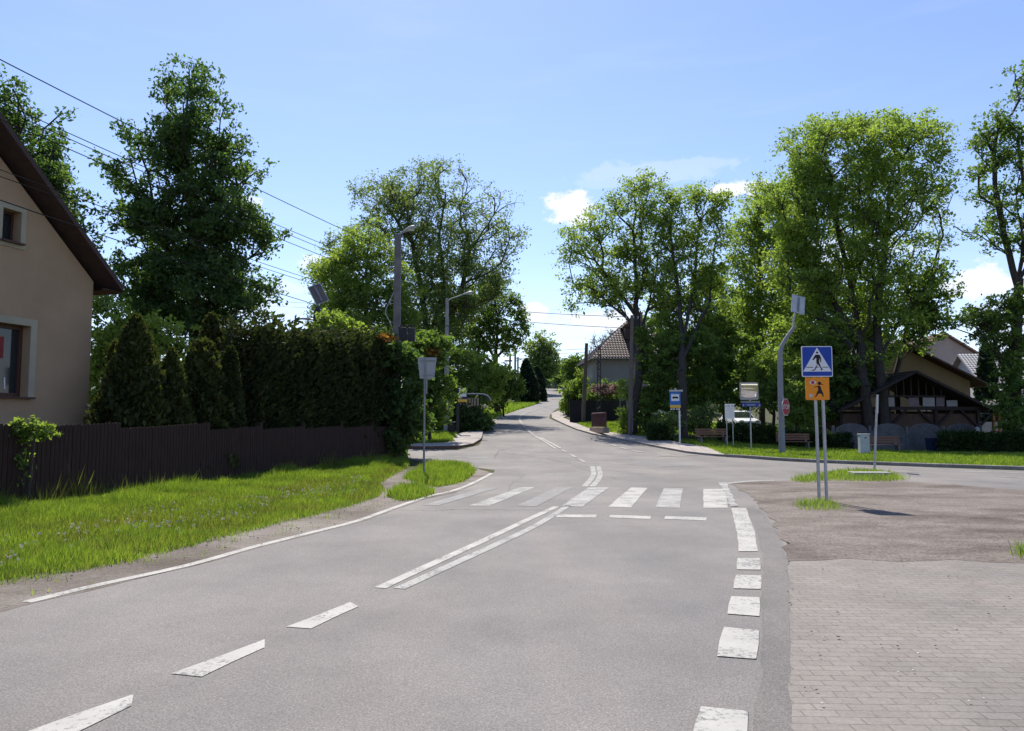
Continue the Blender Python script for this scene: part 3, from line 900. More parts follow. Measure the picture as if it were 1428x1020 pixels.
def clipped(name, label, cat, line, width, height, leafm, dens=260, leaf=.09, seed=1, lump=.06, group=None, top_fn=None, up=.3, open_bottom=.0):
    """hedge along a world XY line: sprays over the faces of the clipped body, twigs inside"""
    r = np.random.default_rng(seed)
    P = [np.array(p, float) for p in line]
    segs = [(P[i], P[i + 1]) for i in range(len(P) - 1)]
    lens = np.array([np.linalg.norm(b - a) for a, b in segs]); Lt = lens.sum()
    mid = sum(P) / len(P); base = np.array([mid[0], mid[1], gz(mid[0], mid[1])])
    root = thing(name, label, cat, tuple(base), 0, group)
    area = Lt * (2 * height + width) + 2 * width * height
    n = int(area * dens)
    s = r.uniform(0, 1, n) * Lt
    which = r.uniform(0, 1, n)
    face = np.where(which < height / (2 * height + width), 0, np.where(which < 2 * height / (2 * height + width), 1, 2))
    ci = np.concatenate([[0], np.cumsum(lens)])
    si = np.clip(np.searchsorted(ci, s, side='right') - 1, 0, len(segs) - 1)
    a = np.array([segs[i][0] for i in si]); b = np.array([segs[i][1] for i in si])
    t = (s - ci[si]) / lens[si]
    c = a + (b - a) * t[:, None]
    d = unit(b - a); nn = np.stack([d[:, 1], -d[:, 0]], -1)
    top = np.full(n, height) if top_fn is None else top_fn(s / Lt)
    zz = r.uniform(open_bottom, 1, n)
    lum = 1 + lump * (np.sin(s * 2.3 + seed) * np.sin(zz * top * 2.9 + s) + .7 * np.sin(s * 5.1 + zz * 7))
    off = np.where(face == 0, 1, np.where(face == 1, -1, r.uniform(-1, 1, n))) * width / 2 * lum
    z = np.where(face == 2, top * (1 + (lum - 1) * .6), zz * top * (1 + (lum - 1) * .4))
    # round shoulders
    sh = np.clip((z / top - .86) / .14, 0, 1); off = off * np.where(face == 2, 1, 1 - .22 * sh * sh)
    e = r.normal(0, .03 + leaf * .35, (n, 3))
    endr = r.uniform(0, 1, n) < (2 * width * height / area)
    s_end = np.where(r.uniform(0, 1, n) < .5, 0, 1)
    ce = np.where(s_end[:, None] == 0, segs[0][0], segs[-1][1])
    c = np.where(endr[:, None], ce, c); off = np.where(endr, r.uniform(-1, 1, n) * width / 2, off); z = np.where(endr, zz * top, z)
    xy = c + nn * off[:, None]
    p = np.stack([xy[:, 0], xy[:, 1], H(xy[:, 0], xy[:, 1]) + z], -1) + e
    out = np.stack([nn[:, 0] * np.sign(off), nn[:, 1] * np.sign(off), np.full(n, .75)], -1)
    V = leaf_quads(p - base, leaf * 1.45, 0, .55, r, .35, out)
    # inner mass
    k = n // 3
    xy2 = (a + (b - a) * t[:, None] + nn * (r.uniform(-.62, .62, n) * width / 2)[:, None])[:k]
    p2 = np.stack([xy2[:, 0], xy2[:, 1], H(xy2[:, 0], xy2[:, 1]) + (r.uniform(0, .93, n) * top)[:k]], -1)
    V2 = leaf_quads(p2 - base, leaf * 3.0, 0, .9, r, .2, np.stack([d[:k, 0], d[:k, 1], np.full(k, .2)], -1))
    mesh_np('foliage', np.concatenate([V, V2]), 4, M[leafm], root)
    # stems
    A_ = []; B_ = []
    for q in np.arange(.25, Lt, max(.6, Lt / 40)):
        i = int(np.clip(np.searchsorted(ci, q, side='right') - 1, 0, len(segs) - 1)); tt = (q - ci[i]) / lens[i]
        cc = segs[i][0] + (segs[i][1] - segs[i][0]) * tt
        A_.append((cc[0], cc[1], gz(*cc) - .05)); B_.append((cc[0], cc[1], gz(*cc) + height * .8))
    for a_, b_ in zip(A_, B_):
        MB().tube([np.array(a_) - base, np.array(b_) - base], [.04, .015], 5).build('stem', M['bark'], root)
    return root

def in_poly(pts, poly):
    x, y = pts[:, 0], pts[:, 1]; ins = np.zeros(len(pts), bool); n = len(poly)
    j = n - 1
    for i in range(n):
        xi, yi = poly[i]; xj, yj = poly[j]
        c = ((yi > y) != (yj > y)) & (x < (xj - xi) * (y - yi) / (yj - yi + 1e-12) + xi)
        ins ^= c; j = i
    return ins

def noise2(x, y, f, seed):
    return np.sin(x * f + seed) * np.cos(y * f * 1.3 + seed * 2) * .5 + .5 * np.sin((x + y) * f * 2.1 + seed * 3) * np.cos((x - y) * f * 1.7)

def grass(name, polys, dens, h, width, m, seed, hfn=None, lift=.0, kind='stuff', lean=.35, gap=None):
    r = np.random.default_rng(seed)
    out = []
    for poly in polys:
        w = wpts(poly); w_ = np.array(w)
        lo, hi = w_.min(0), w_.max(0)
        n = int(np.prod(hi - lo) * dens)
        p = r.uniform(lo, hi, (n, 2))
        edge = r.normal(0, .07, (n, 2))
        p = p[in_poly(p + edge, w)]
        if gap is not None:
            p = p[r.uniform(0, 1, len(p)) < gap(p)]
        out.append(p)
    p = np.concatenate(out); n = len(p)
    hh = h * np.clip(r.normal(1, .3, n), .3, 1.6) * (.8 + .35 * noise2(p[:, 0], p[:, 1], 1.9, seed))
    if hfn is not None: hh = hh * hfn(p)
    b = np.stack([p[:, 0], p[:, 1], H(p[:, 0], p[:, 1]) + lift], -1)
    th = r.uniform(0, 2 * math.pi, n)
    d = np.stack([np.cos(th), np.sin(th), np.zeros(n)], -1)
    sd = np.stack([-np.sin(th + r.normal(0, .9, n)), np.cos(th), np.zeros(n)], -1)
    wv = (width * r.uniform(.6, 1.4, n))[:, None] * np.maximum(1, b[:, 1:2] / 14)
    ln = (hh * np.abs(r.normal(lean, .25, n)))[:, None]
    V = np.empty((n, 4, 3))
    V[:, 0] = b - sd * wv; V[:, 1] = b + sd * wv * .8
    V[:, 2] = b + d * ln + np.array([0, 0, 1.]) * hh[:, None]
    V[:, 3] = b + d * ln * .49 - sd * wv * .9 + np.array([0, 0, 1.]) * (hh * .51)[:, None]
    o = mesh_np(name, V, 4, M[m])
    return tag(o, kind=kind), p, hh

# ---- trees, left side
grow('chestnut_tree', 'tall dense dark green tree rising alone behind the conical evergreens and hedge', 'tree', 38,
     [[(276, 620), (274, 500), (268, 380), (264, 260), (260, 150)], [(270, 430), (225, 330), (205, 240)], [(270, 400), (315, 320), (330, 260)]],
     [(262, 112, 22, 22, .8), (236, 98, 9, 9, .7), (290, 102, 12, 10, .7), (225, 128, 16, 12, .6), (312, 150, 16, 9, .7), (262, 160, 44, 32), (202, 190, 30, 14, .8), (162, 184, 14, 9, .8), (180, 215, 14, 8, .7), (262, 218, 56, 42), (178, 245, 26, 24, .8), (152, 240, 10, 12, .7), (318, 216, 28, 32), (345, 240, 14, 12, .8), (250, 300, 70, 50, 1.2),
      (328, 285, 24, 48), (358, 300, 12, 14, .7), (180, 312, 26, 24, .8), (154, 300, 12, 12, .7), (262, 388, 72, 50, 1.3), (345, 335, 30, 26), (380, 342, 14, 16, .8), (338, 400, 28, 34, .9), (372, 395, 12, 14, .7), (192, 385, 34, 36), (160, 372, 14, 12, .7), (240, 450, 66, 40, 1.1), (325, 440, 34, 34)],
     330, 78000, .19, .62, 'leaf_dark', 'bark', .36, 3, .62, twigs=3)
grow('chestnut_tree', 'dark leafy tree whose crown shows above the roof slope of the beige house', 'tree', 34,
     [[(30, 640), (28, 480), (30, 300), (25, 130)], [(30, 400), (80, 330), (95, 280)]],
     [(18, 122, 18, 20, .7), (8, 165, 30, 34), (62, 160, 24, 8, .4), (55, 200, 34, 26), (40, 245, 48, 40), (85, 235, 24, 22, .7), (75, 285, 34, 34), (20, 320, 55, 60), (90, 330, 30, 40, .8), (120, 375, 28, 40, .7), (60, 420, 60, 50)],
     180, 26000, .18, .55, 'leaf_dark', 'bark', .28, 5, .6)
grow('lime_tree', 'small bright green tree squeezed between the beige house and the conical evergreens', 'tree', 31,
     [[(158, 640), (156, 540), (160, 450)]],
     [(150, 440, 32, 30, .7), (172, 478, 34, 30), (140, 505, 24, 40), (165, 530, 34, 40), (215, 470, 40, 30, .7), (146, 565, 20, 34)], 110, 14000, .17, .42, 'leaf_light', 'bark', .14, 8)

# ---- trees, centre left
grow('old_ash_tree', 'big old tree with bare grey upper branches and thin leaves behind the concrete utility pole', 'tree', 64,
     [[(600, 575), (598, 500), (592, 430), (584, 380)], [(598, 470), (620, 400), (612, 330), (622, 270)], [(600, 480), (640, 420), (655, 350), (690, 300)], [(590, 420), (575, 340), (540, 290)], [(622, 430), (665, 390), (690, 350)]],
     [(525, 272, 34, 24, .75), (560, 262, 30, 18, .7), (590, 245, 28, 16, .7), (628, 246, 26, 18, .5), (600, 290, 50, 34, .75), (680, 275, 30, 18, .3), (705, 300, 22, 24, .3), (700, 335, 32, 30, .6), (650, 310, 36, 36, .55), (545, 310, 34, 24, .75),
      (610, 350, 56, 40, .8), (690, 372, 32, 28, .35), (640, 395, 66, 36, .9), (570, 345, 40, 30, .6), (600, 440, 60, 40, 1.1)],
     580, 60000, .19, .8, 'leaf_pale', 'bark_light', .5, 13, .55, twigs=5, bf=.3)
grow('maple_tree', 'full yellow green tree left of the concrete utility pole', 'tree', 56,
     [[(508, 600), (508, 520), (510, 430), (512, 350)], [(508, 480), (470, 400)]],
     [(515, 335, 36, 18, .8), (500, 372, 44, 34), (535, 395, 36, 44), (475, 400, 34, 42), (508, 440, 60, 42), (555, 440, 34, 40), (462, 365, 20, 18, .4), (448, 372, 12, 10, .3), (520, 475, 60, 30)],
     240, 42000, .2, .7, 'leaf_light', 'bark_light', .28, 17, .6)
grow('alder_tree', 'loose grey green tree with thin drooping twigs behind the yellow green maple', 'tree', 68,
     [[(468, 600), (466, 500), (462, 400)]],
     [(480, 345, 28, 18, .5), (455, 370, 24, 22, .5), (445, 400, 20, 20, .4), (470, 420, 24, 40, .6), (505, 322, 26, 14, .5), (450, 450, 22, 26, .6)], 130, 9000, .2, .7, 'leaf_pale', 'bark', .2, 19)
grow('hawthorn_tree', 'rounded leafy tree overhanging the road bend beyond the grey street lamp', 'tree', 74,
     [[(694, 590), (690, 520), (694, 450), (690, 410)], [(690, 500), (660, 450)], [(692, 480), (718, 455)]],
     [(690, 402, 26, 14, .7), (672, 425, 36, 24), (704, 440, 30, 28), (650, 448, 34, 24, .9), (722, 462, 14, 26, .6), (692, 470, 40, 26), (650, 478, 32, 24, .8), (728, 470, 9, 18, .4)],
     190, 17000, .24, .62, 'leaf_mid', 'bark', .3, 23, .6, twigs=4)
for (k, lab, px, Y, lobes, lm, nl) in [
    (1, 'broad bright green shrub behind the foot of the grey street lamp', 605, 52, [(600, 495, 34, 22), (630, 505, 32, 26), (585, 520, 30, 34), (615, 545, 40, 34), (645, 530, 22, 26), (600, 575, 34, 30), (635, 572, 22, 24)], 'leaf_mid', 17000),
    (2, 'bright green shrub arching over the small bus shelter', 655, 58, [(650, 500, 26, 20), (668, 520, 32, 22), (690, 525, 24, 16), (660, 545, 32, 24), (682, 548, 22, 18), (655, 568, 20, 14)], 'leaf_light', 15000),
    (3, 'dark green shrub on the verge beside the road bend', 702, 68, [(698, 528, 20, 14), (712, 540, 16, 14), (692, 550, 20, 14)], 'leaf_mid', 9000),
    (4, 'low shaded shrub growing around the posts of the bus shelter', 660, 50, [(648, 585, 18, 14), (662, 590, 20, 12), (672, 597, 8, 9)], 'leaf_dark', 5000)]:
    grow('roadside_shrub', lab, 'shrub', Y, [[(px, 600), (px, 560), (px + 4, 530)]], lobes, 90, nl, .2, .5, lm, 'bark', .07, 30 + k, .7, crown='foliage', trunk='stem', zmin=.3)
conifer('spruce_tree', 'dark pointed spruce standing at the road bend', 'tree', 734, 104, 502, 17, 'leaf_spruce', 9000, .3, 41, power=.75, droop=.9, lump=.3)
conifer('spruce_tree', 'second smaller dark spruce tucked against the pointed one at the bend', 'tree', 749, 112, 512, 14, 'leaf_spruce', 6000, .3, 42, power=.65, droop=.9, lump=.3)
grow('birch_tree', 'airy pale green tree on the hill at the end of the road', 'tree', 135, [[(757, 545), (756, 510), (754, 480)]],
     [(752, 482, 16, 12), (760, 496, 18, 14), (748, 502, 14, 16), (766, 512, 12, 14), (756, 520, 18, 12)], 110, 9000, .42, 1.1, 'leaf_pale', 'bark', .3, 44)
for k, (px, py, rx, ry, Y, lm, lab) in enumerate([(786, 518, 14, 12, 150, 'leaf_dark', 'far dark tree right of the hilltop fence'), (802, 512, 13, 18, 120, 'leaf_mid', 'tree behind the wooden pole at the grey house'), (774, 516, 8, 8, 170, 'leaf_pale', 'pale far tree showing over the hilltop fence')]):
    grow('roadside_tree', lab, 'tree', Y, [[(px, 548), (px, py + 4)]], [(px, py, rx, ry), (px + rx * .4, py + ry, rx, ry), (px - rx * .4, py + ry * .9, rx * .8, ry)], 60, 4500, .45, 1.0, lm, 'bark', .2, 50 + k)
grow('roadside_shrub', 'bright green shrub in front of the black fence end at the road', 'shrub', 70, [[(801, 585), (800, 560), (800, 545)]],
     [(800, 545, 14, 16), (808, 558, 14, 16), (797, 566, 13, 14), (812, 535, 9, 18, .7), (806, 574, 14, 10)], 70, 8000, .22, .45, 'leaf_light', 'bark', .06, 61, .6, crown='foliage', trunk='stem')
grow('lilac_bush', 'faded pink flowering bush behind the black fence of the grey house', 'shrub', 64, [[(845, 585), (846, 560), (846, 548)]],
     [(830, 548, 16, 9), (850, 545, 16, 11), (864, 541, 10, 7), (842, 560, 24, 10)], 60, 5000, .2, .4, 'leaf_mid', 'bark', .05, 62, .5, crown='foliage', trunk='stem',
     extra_crowns=[('flower_pink', 'flowers', (846, 543, 26, 8))])
grow('bare_fruit_tree', 'leafless twiggy tree behind the tiled roof of the grey house', 'tree', 82, [[(850, 560), (850, 510), (852, 490)]],
     [(838, 478, 14, 10, .3), (852, 470, 14, 10, .3), (830, 492, 10, 10, .3), (862, 480, 12, 14, .3)], 120, 500, .14, .5, 'leaf_pale', 'bark', .12, 63, .6, twigs=4)

# ---- trees, right side
grow('maple_tree', 'leaning maple with a spreading crown in front of the grey house', 'tree', 46,
     [[(880, 610), (884, 570), (891, 530), (893, 490), (889, 455), (887, 400), (884, 320)], [(890, 470), (860, 420), (820, 400)], [(888, 440), (850, 390), (818, 350)], [(892, 470), (912, 400), (918, 340)]],
     [(900, 258, 26, 16, .8), (872, 270, 26, 18, .7), (890, 300, 44, 24, .8), (838, 310, 32, 20, .7), (812, 335, 26, 24, .8), (800, 360, 18, 18, .6), (850, 345, 34, 28, .7), (868, 375, 44, 34, .7), (908, 345, 36, 36, .8), (822, 400, 34, 14, .9), (797, 425, 14, 13, .7),
      (855, 412, 40, 22, .9), (920, 400, 36, 34, .9), (838, 370, 30, 20, .6)],
     260, 27000, .17, .58, 'leaf_light', 'bark', .26, 71, .5, twigs=3, cdy=5)
grow('maple_tree', 'tall maple with upright forked stems right of the leaning maple', 'tree', 42.6,
     [[(953, 614), (952, 520), (950, 460), (945, 400), (932, 310)], [(951, 480), (968, 400), (975, 310)], [(953, 500), (990, 420), (998, 330)]],
     [(930, 285, 22, 22, .7), (955, 275, 28, 15, .8), (985, 282, 26, 20, .8), (1004, 300, 14, 28, .8), (940, 330, 38, 36, .7), (985, 345, 36, 42, .8), (945, 400, 40, 36, .8), (990, 415, 34, 42, .9), (955, 455, 44, 36)],
     250, 27000, .17, .58, 'leaf_light', 'bark', .22, 72, .5, twigs=3, cdy=7)
grow('ash_tree', 'yellow green ash with drooping boughs behind the traffic mirror', 'tree', 57,
     [[(1064, 612), (1062, 530), (1058, 440), (1060, 340)], [(1060, 470), (1035, 400)], [(1062, 460), (1090, 380)]],
     [(1062, 262, 18, 14, .5), (1050, 292, 28, 26, .8), (1080, 290, 34, 34), (1045, 345, 34, 40), (1085, 360, 44, 44), (1040, 410, 34, 36), (1075, 430, 48, 40), (1030, 455, 30, 30, .8), (1075, 480, 44, 30)],
     310, 38000, .19, .66, 'leaf_light', 'bark', .22, 73, .6)
grow('ash_tree', 'largest ash with a broad domed crown over the brown timber shed', 'tree', 45,
     [[(1214, 622), (1206, 540), (1198, 470), (1188, 400), (1165, 310)], [(1238, 622), (1226, 520), (1222, 450), (1230, 380), (1240, 300)], [(1200, 480), (1150, 400), (1120, 330)], [(1226, 500), (1270, 420), (1300, 390)]],
     [(1150, 178, 34, 18), (1185, 190, 40, 24), (1225, 180, 40, 22), (1270, 178, 40, 22), (1300, 205, 24, 28, .8), (1120, 215, 34, 30), (1170, 245, 66, 46, 1.1), (1240, 250, 60, 52, .9), (1290, 260, 34, 34, .6), (1105, 290, 44, 44), (1165, 330, 70, 56, 1.1), (1238, 340, 56, 52, .8), (1285, 330, 30, 36, .5),
      (1115, 380, 50, 50), (1180, 420, 62, 50), (1250, 420, 50, 44, .8), (1130, 460, 50, 36), (1195, 490, 56, 30)],
     720, 112000, .175, .68, 'leaf_light', 'bark', .30, 74, .55, cdy=3.5)
grow('ash_tree', 'thin side stemmed ash with sparse feathery boughs right of the broad ash', 'tree', 50,
     [[(1252, 622), (1250, 520), (1268, 440), (1290, 380)]],
     [(1312, 268, 20, 10, .35), (1300, 300, 20, 12, .3), (1310, 378, 20, 13, .4), (1290, 395, 24, 16, .4), (1275, 430, 30, 24, .5), (1318, 410, 14, 14, .35), (1300, 440, 24, 20, .45), (1285, 470, 24, 18, .4)],
     130, 8500, .22, .5, 'leaf_mid', 'bark', .16, 75, .5, twigs=4)
grow('ivy_clad_tree', 'dark ivy clad tree with wind bent boughs at the end of the box hedges', 'tree', 38,
     [[(1414, 640), (1414, 560), (1419, 460), (1420, 390)], [(1420, 400), (1400, 330), (1385, 240), (1392, 160)], [(1420, 400), (1432, 300), (1420, 200)], [(1419, 440), (1380, 420)], [(1412, 360), (1360, 325)]],
     [(1392, 158, 20, 16, .5), (1415, 130, 16, 18, .4), (1430, 110, 20, 20, .5), (1370, 186, 20, 16, .6), (1398, 195, 28, 24, .7), (1352, 205, 14, 9, .4), (1372, 235, 28, 16, .6), (1425, 230, 34, 40, .6), (1388, 275, 32, 20, .6), (1368, 322, 26, 9, .5), (1345, 318, 14, 6, .3), (1412, 320, 30, 28, .6), (1376, 345, 22, 10, .4), (1440, 330, 26, 40, .6),
      (1398, 440, 30, 22, .9), (1358, 448, 26, 12, .7), (1340, 455, 14, 8, .5), (1385, 470, 30, 16, .8), (1408, 490, 18, 30), (1412, 560, 15, 60, 1.4), (1424, 450, 14, 40)],
     280, 28000, .16, .42, 'leaf_mid', 'bark', .28, 76, .4, twigs=3)
for (k, nm, lab, px, Y, lobes, lm, nl, lf_) in [
    (1, 'lilac_bush', 'dark green overgrown bush behind the blue bus stop sign', 930, 47, [(910, 474, 18, 22), (918, 500, 22, 22), (950, 492, 30, 26), (908, 530, 22, 28), (945, 520, 44, 40), (975, 500, 30, 40), (925, 560, 34, 26), (965, 555, 36, 26)], 'leaf_mid', 24000, .2),
    (2, 'lilac_bush', 'dark tall bush between the bus stop and the white notice board', 1008, 50, [(1000, 470, 34, 30), (1025, 500, 36, 34), (990, 520, 34, 36), (1015, 548, 36, 24), (985, 556, 24, 20)], 'leaf_mid', 22000, .2),
    (3, 'young_lime_tree', 'small rounded light green tree right behind the traffic mirror', 1078, 46, [(1075, 510, 22, 18), (1062, 530, 20, 22), (1090, 530, 24, 24), (1075, 550, 28, 20)], 'leaf_light', 12000, .16),
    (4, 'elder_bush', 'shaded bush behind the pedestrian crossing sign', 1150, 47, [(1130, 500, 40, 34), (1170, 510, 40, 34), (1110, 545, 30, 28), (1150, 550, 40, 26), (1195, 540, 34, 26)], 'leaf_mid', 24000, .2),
    (5, 'climbing_shrub', 'pale green shrub climbing around the leaning maple trunk', 900, 46.5, [(905, 560, 14, 16), (898, 580, 12, 18), (908, 596, 14, 10), (868, 545, 8, 10), (870, 578, 6, 16), (872, 600, 6, 8)], 'leaf_light', 6000, .17),
    (6, 'wild_shrub', 'low yellowish shrub between the clipped box cube and the bus stop post', 930, 42.5, [(926, 600, 9, 8), (934, 592, 10, 8), (926, 606, 10, 6)], 'leaf_pale', 2500, .14),
    (7, 'wild_shrub', 'thin low shrub behind the left bench beside the bus stop', 975, 44, [(968, 590, 12, 12), (985, 582, 12, 14), (978, 603, 12, 9)], 'leaf_pale', 3000, .14),
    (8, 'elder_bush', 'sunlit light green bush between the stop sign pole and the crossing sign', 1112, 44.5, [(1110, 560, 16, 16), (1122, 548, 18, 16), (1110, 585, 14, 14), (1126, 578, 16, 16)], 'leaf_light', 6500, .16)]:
    py0 = 612
    grow(nm, lab, 'tree' if 'tree' in nm else 'shrub', Y, [[(px, py0), (px, lobes[0][1] + 30), (px + 3, lobes[0][1])]], lobes, 110 if nl > 9000 else 50, nl, lf_, .42, lm, 'bark', .09, 80 + k, .7, crown='crown' if 'tree' in nm else 'foliage', trunk='trunk' if 'tree' in nm else 'stem', zmin=.15)
for k, (px, Y, lm, lobes, lab) in enumerate([
    (930, 84, 'leaf_mid', [(920, 470, 34, 34), (950, 500, 36, 40), (905, 520, 30, 30)], 'background tree between the leaning maple and the forked maple'),
    (1020, 86, 'leaf_dark', [(1010, 420, 30, 40), (1030, 470, 36, 40), (1005, 510, 36, 36), (1040, 530, 30, 26)], 'dark background tree between the forked maple and the yellow green ash'),
    (1120, 84, 'leaf_mid', [(1110, 420, 40, 50), (1130, 480, 44, 44), (1095, 510, 36, 36), (1150, 530, 40, 26)], 'background tree filling the gap left of the broad ash'),
    (1205, 82, 'leaf_dark', [(1190, 440, 40, 40), (1220, 490, 40, 34), (1180, 520, 40, 26)], 'dark background tree behind the trunk of the broad ash')]):
    grow('background_tree', lab, 'tree', Y, [[(px, 590), (px, 520), (px, 450)]], lobes, 90, 13000, .4, .9, lm, 'bark', .28, 100 + k, .6)
conifer('spruce_tree', 'dark narrow evergreen between the beige house and the ivy clad tree', 'tree', 1374, 62, 478, 16, 'leaf_spruce', 6000, .22, 120, power=.45, lump=.2)

# ---- evergreens and hedges behind the brown fence
for k, (px, Y, top, hw, lm, pw, lab) in enumerate([
    (190, 19.6, 442, 60, 'leaf_thuja', .66, 'tallest pointed conical thuja behind the brown fence'),
    (163, 20.6, 478, 22, 'leaf_thuja', .5, 'narrow thuja nearest the house wall'),
    (240, 20.4, 490, 46, 'leaf_thuja', .7, 'leaning conical thuja touching the tallest one on its roadward side'),
    (284, 21.6, 476, 44, 'leaf_thuja', .42, 'round topped bushy thuja in the middle of the row'),
    (322, 22.0, 486, 20, 'leaf_thuja_dark', .45, 'slim dark thuja next to the high hedge'),
    (296, 24.5, 438, 36, 'leaf_thuja', .55, 'taller thuja standing behind the round topped one')]):
    conifer('thuja', lab, 'evergreen', px, Y, top, hw, lm, 11000, .105, 130 + k, 'conical thujas behind the brown fence', pw)
FD = np.array([.267, .963]); FN = np.array([.963, -.267])          # fence direction, and towards the road
FA = np.array([-6.0, 28.0])
def fpt(u, off=0.0):
    """point u metres towards the camera along the fence, off metres towards the road"""
    return FA - FD * u + FN * off
clipped('thuja_hedge', 'long high dark thuja hedge behind the brown fence', 'hedge', [fpt(5.0, -1.15), fpt(1, -1.1), fpt(-4.3, -.85)], 1.5, 4.85, 'leaf_thuja_dark', 330, .12, 140, .16,
        top_fn=lambda s: 4.3 + .45 * s + .16 * np.sin(s * 40) + .12 * np.sin(s * 97 + 1))
grow('maple_shrub', 'dark broad leaved shrub with orange young leaves at the hedge end', 'shrub', 31.5, [[(556, 636), (556, 560), (550, 500)]],
     [(540, 482, 22, 16), (552, 505, 30, 18), (566, 535, 24, 30), (556, 570, 30, 30), (575, 590, 16, 26), (548, 610, 26, 22), (520, 490, 14, 10)],
     110, 15000, .17, .34, 'leaf_dark', 'bark', .08, 145, .6, crown='foliage', trunk='stem', extra_crowns=[('leaf_orange', 'young_leaves', (544, 474, 15, 7))])
grow('maple_shrub', 'light green leafy shrub poking above the hedge below the solar lamp', 'shrub', 33, [[(462, 640), (462, 520), (462, 470)]],
     [(462, 452, 18, 12), (476, 464, 22, 10), (450, 468, 18, 10), (500, 474, 18, 9)], 46, 4500, .17, .34, 'leaf_light', 'bark', .06, 146, .6, crown='foliage', trunk='stem')
grow('maple_shrub', 'bright broad leaved shrub with rusty tips left of the grey street lamp foot', 'shrub', 41, [[(600, 612), (600, 540), (598, 490)]],
     [(590, 475, 22, 12), (608, 490, 24, 18), (582, 500, 20, 22), (600, 525, 30, 26), (590, 560, 26, 30), (612, 560, 16, 26), (575, 545, 14, 30)], 100, 12000, .2, .42, 'leaf_mid', 'bark', .08, 147, .6, crown='foliage', trunk='stem',
     extra_crowns=[('leaf_orange', 'young_leaves', (606, 492, 10, 6))])
grow('climbing_vine', 'bright green vine hanging over the brown fence below the house window', 'vine', 14.75, [[(40, 712), (42, 650), (44, 606)]],
     [(44, 594, 16, 6), (60, 602, 9, 7), (26, 598, 10, 5), (46, 608, 14, 7, .8), (30, 650, 14, 26, .25)], 40, 1500, .085, .11, 'leaf_light', 'bark', .012, 148, .25, crown='foliage', trunk='stem', twigs=2)

# ---- clipped box along the park
def hedge_px(x0, x1, Y0, Y1, w, h, lab, seed, lm='leaf_box', name='box_hedge'):
    a = at(x0, 600, Y0); b = at(x1, 600, Y1)
    clipped(name, lab, 'hedge', [(a[0], Y0), (b[0], Y1)], w, h, lm, 300, .075, seed, .05, group='clipped hedges along the park')
hedge_px(905, 929, 41.5, 41.5, .95, 1.0, 'clipped box cube beside the bus stop', 150)
hedge_px(1002, 1080, 41.8, 41.2, .8, 1.12, 'clipped hedge behind the white notice board and the mirror post', 151)
hedge_px(1086, 1142, 41.2, 41, .8, 1.0, 'clipped hedge behind the sunlit bench', 152)
hedge_px(1144, 1184, 40.5, 40.5, .8, .95, 'short clipped hedge right of the crossing sign posts', 153)
hedge_px(1311, 1360, 37.4, 37.2, .9, 1.08, 'clipped hedge beside the blue bin', 154)
hedge_px(1366, 1470, 37.0, 36.6, .9, 1.02, 'long clipped hedge under the ivy clad tree', 155)

# ---- grass
def near_fence(p):
    d = (p - FA) @ FN
    return (1 + .2 * np.clip(1 - (d - .1) / 1.1, 0, 1) - .5 * np.clip((d - 1.6) / 1.6, 0, 1)) * (.9 + .55 * noise2(p[:, 0], p[:, 1], .8, 9) + .25 * noise2(p[:, 0], p[:, 1], 2.7, 5))
VERGE = [(-160, 856), (-60, 832), (0, 818), (60, 806), (180, 784), (300, 753), (400, 728), (480, 708), (528, 693), (533, 684), (524, 676), (548, 662), (565, 652), (566, 640), (540, 643), (480, 651), (400, 662), (313, 674), (170, 690), (60, 700), (0, 708), (-160, 735)]
grass('verge_grass', [VERGE], 3600, .19, .0045, 'grass', 160, near_fence, gap=lambda p: np.clip(1.35 - .9 * np.clip(((p - FA) @ FN - 1.8) / 1.3, 0, 1) * (.6 + .8 * noise2(p[:, 0], p[:, 1], 2.6, 21)), .12, 1))
grass('verge_grass', [[(-60, 846), (30, 834), (140, 810), (261, 783), (354, 758), (440, 736), (500, 721), (540, 706), (520, 690), (480, 700), (400, 722), (300, 746), (180, 776), (60, 798), (-60, 822)]], 260, .07, .004, 'grass', 158, gap=lambda p: np.clip(noise2(p[:, 0], p[:, 1], 3.1, 5) * 1.2 + .12, 0, 1))
grass('verge_weeds', [VERGE], 900, .15, .0045, 'grass_dry', 159, gap=lambda p: np.clip(((p - FA) @ FN - .9) / 2.2, .1, 1) * (.4 + .9 * np.clip(noise2(p[:, 0], p[:, 1], .9, 4), 0, 1)))
o, pts_g, _ = grass('verge_weeds', [VERGE], 900, .46, .0024, 'grass_dry', 161, lambda p: .5 + .7 * np.clip(1 - ((p - FA) @ FN - .05) / .9, 0, 1), lean=.25,
      gap=lambda p: np.clip(1.1 - ((p - FA) @ FN) / .75, .012, 1) * np.clip(.45 + 1.1 * noise2(p[:, 0] * 1.0, p[:, 1], 1.7, 31), .04, 1))
grass('verge_grass', [[(540, 692), (560, 682), (578, 679), (607, 688), (585, 696), (560, 700)], [(566, 668), (590, 652), (615, 647), (650, 650), (662, 660), (640, 674), (610, 680), (590, 676)],
                      [(566, 622), (566, 606), (600, 604), (632, 605), (637, 611), (628, 618)]], 1500, .2, .006, 'grass', 162)
grass('verge_grass', [[(674, 592), (690, 582.5), (720, 572.5), (745, 564.5), (761, 556), (762, 551), (756, 547), (740, 546), (725, 556), (700, 566), (660, 578), (640, 590), (655, 596)]], 320, .22, .012, 'grass', 163)
grass('lawn_grass', [[(1012, 637), (1050, 639), (1090, 642), (1200, 647), (1428, 655), (1640, 662), (1640, 640), (1428, 636), (1310, 634), (1200, 630), (1090, 622), (1000, 617), (940, 616), (985, 626), (1000, 632)]], 620, .13, .007, 'grass', 164, lift=.05)
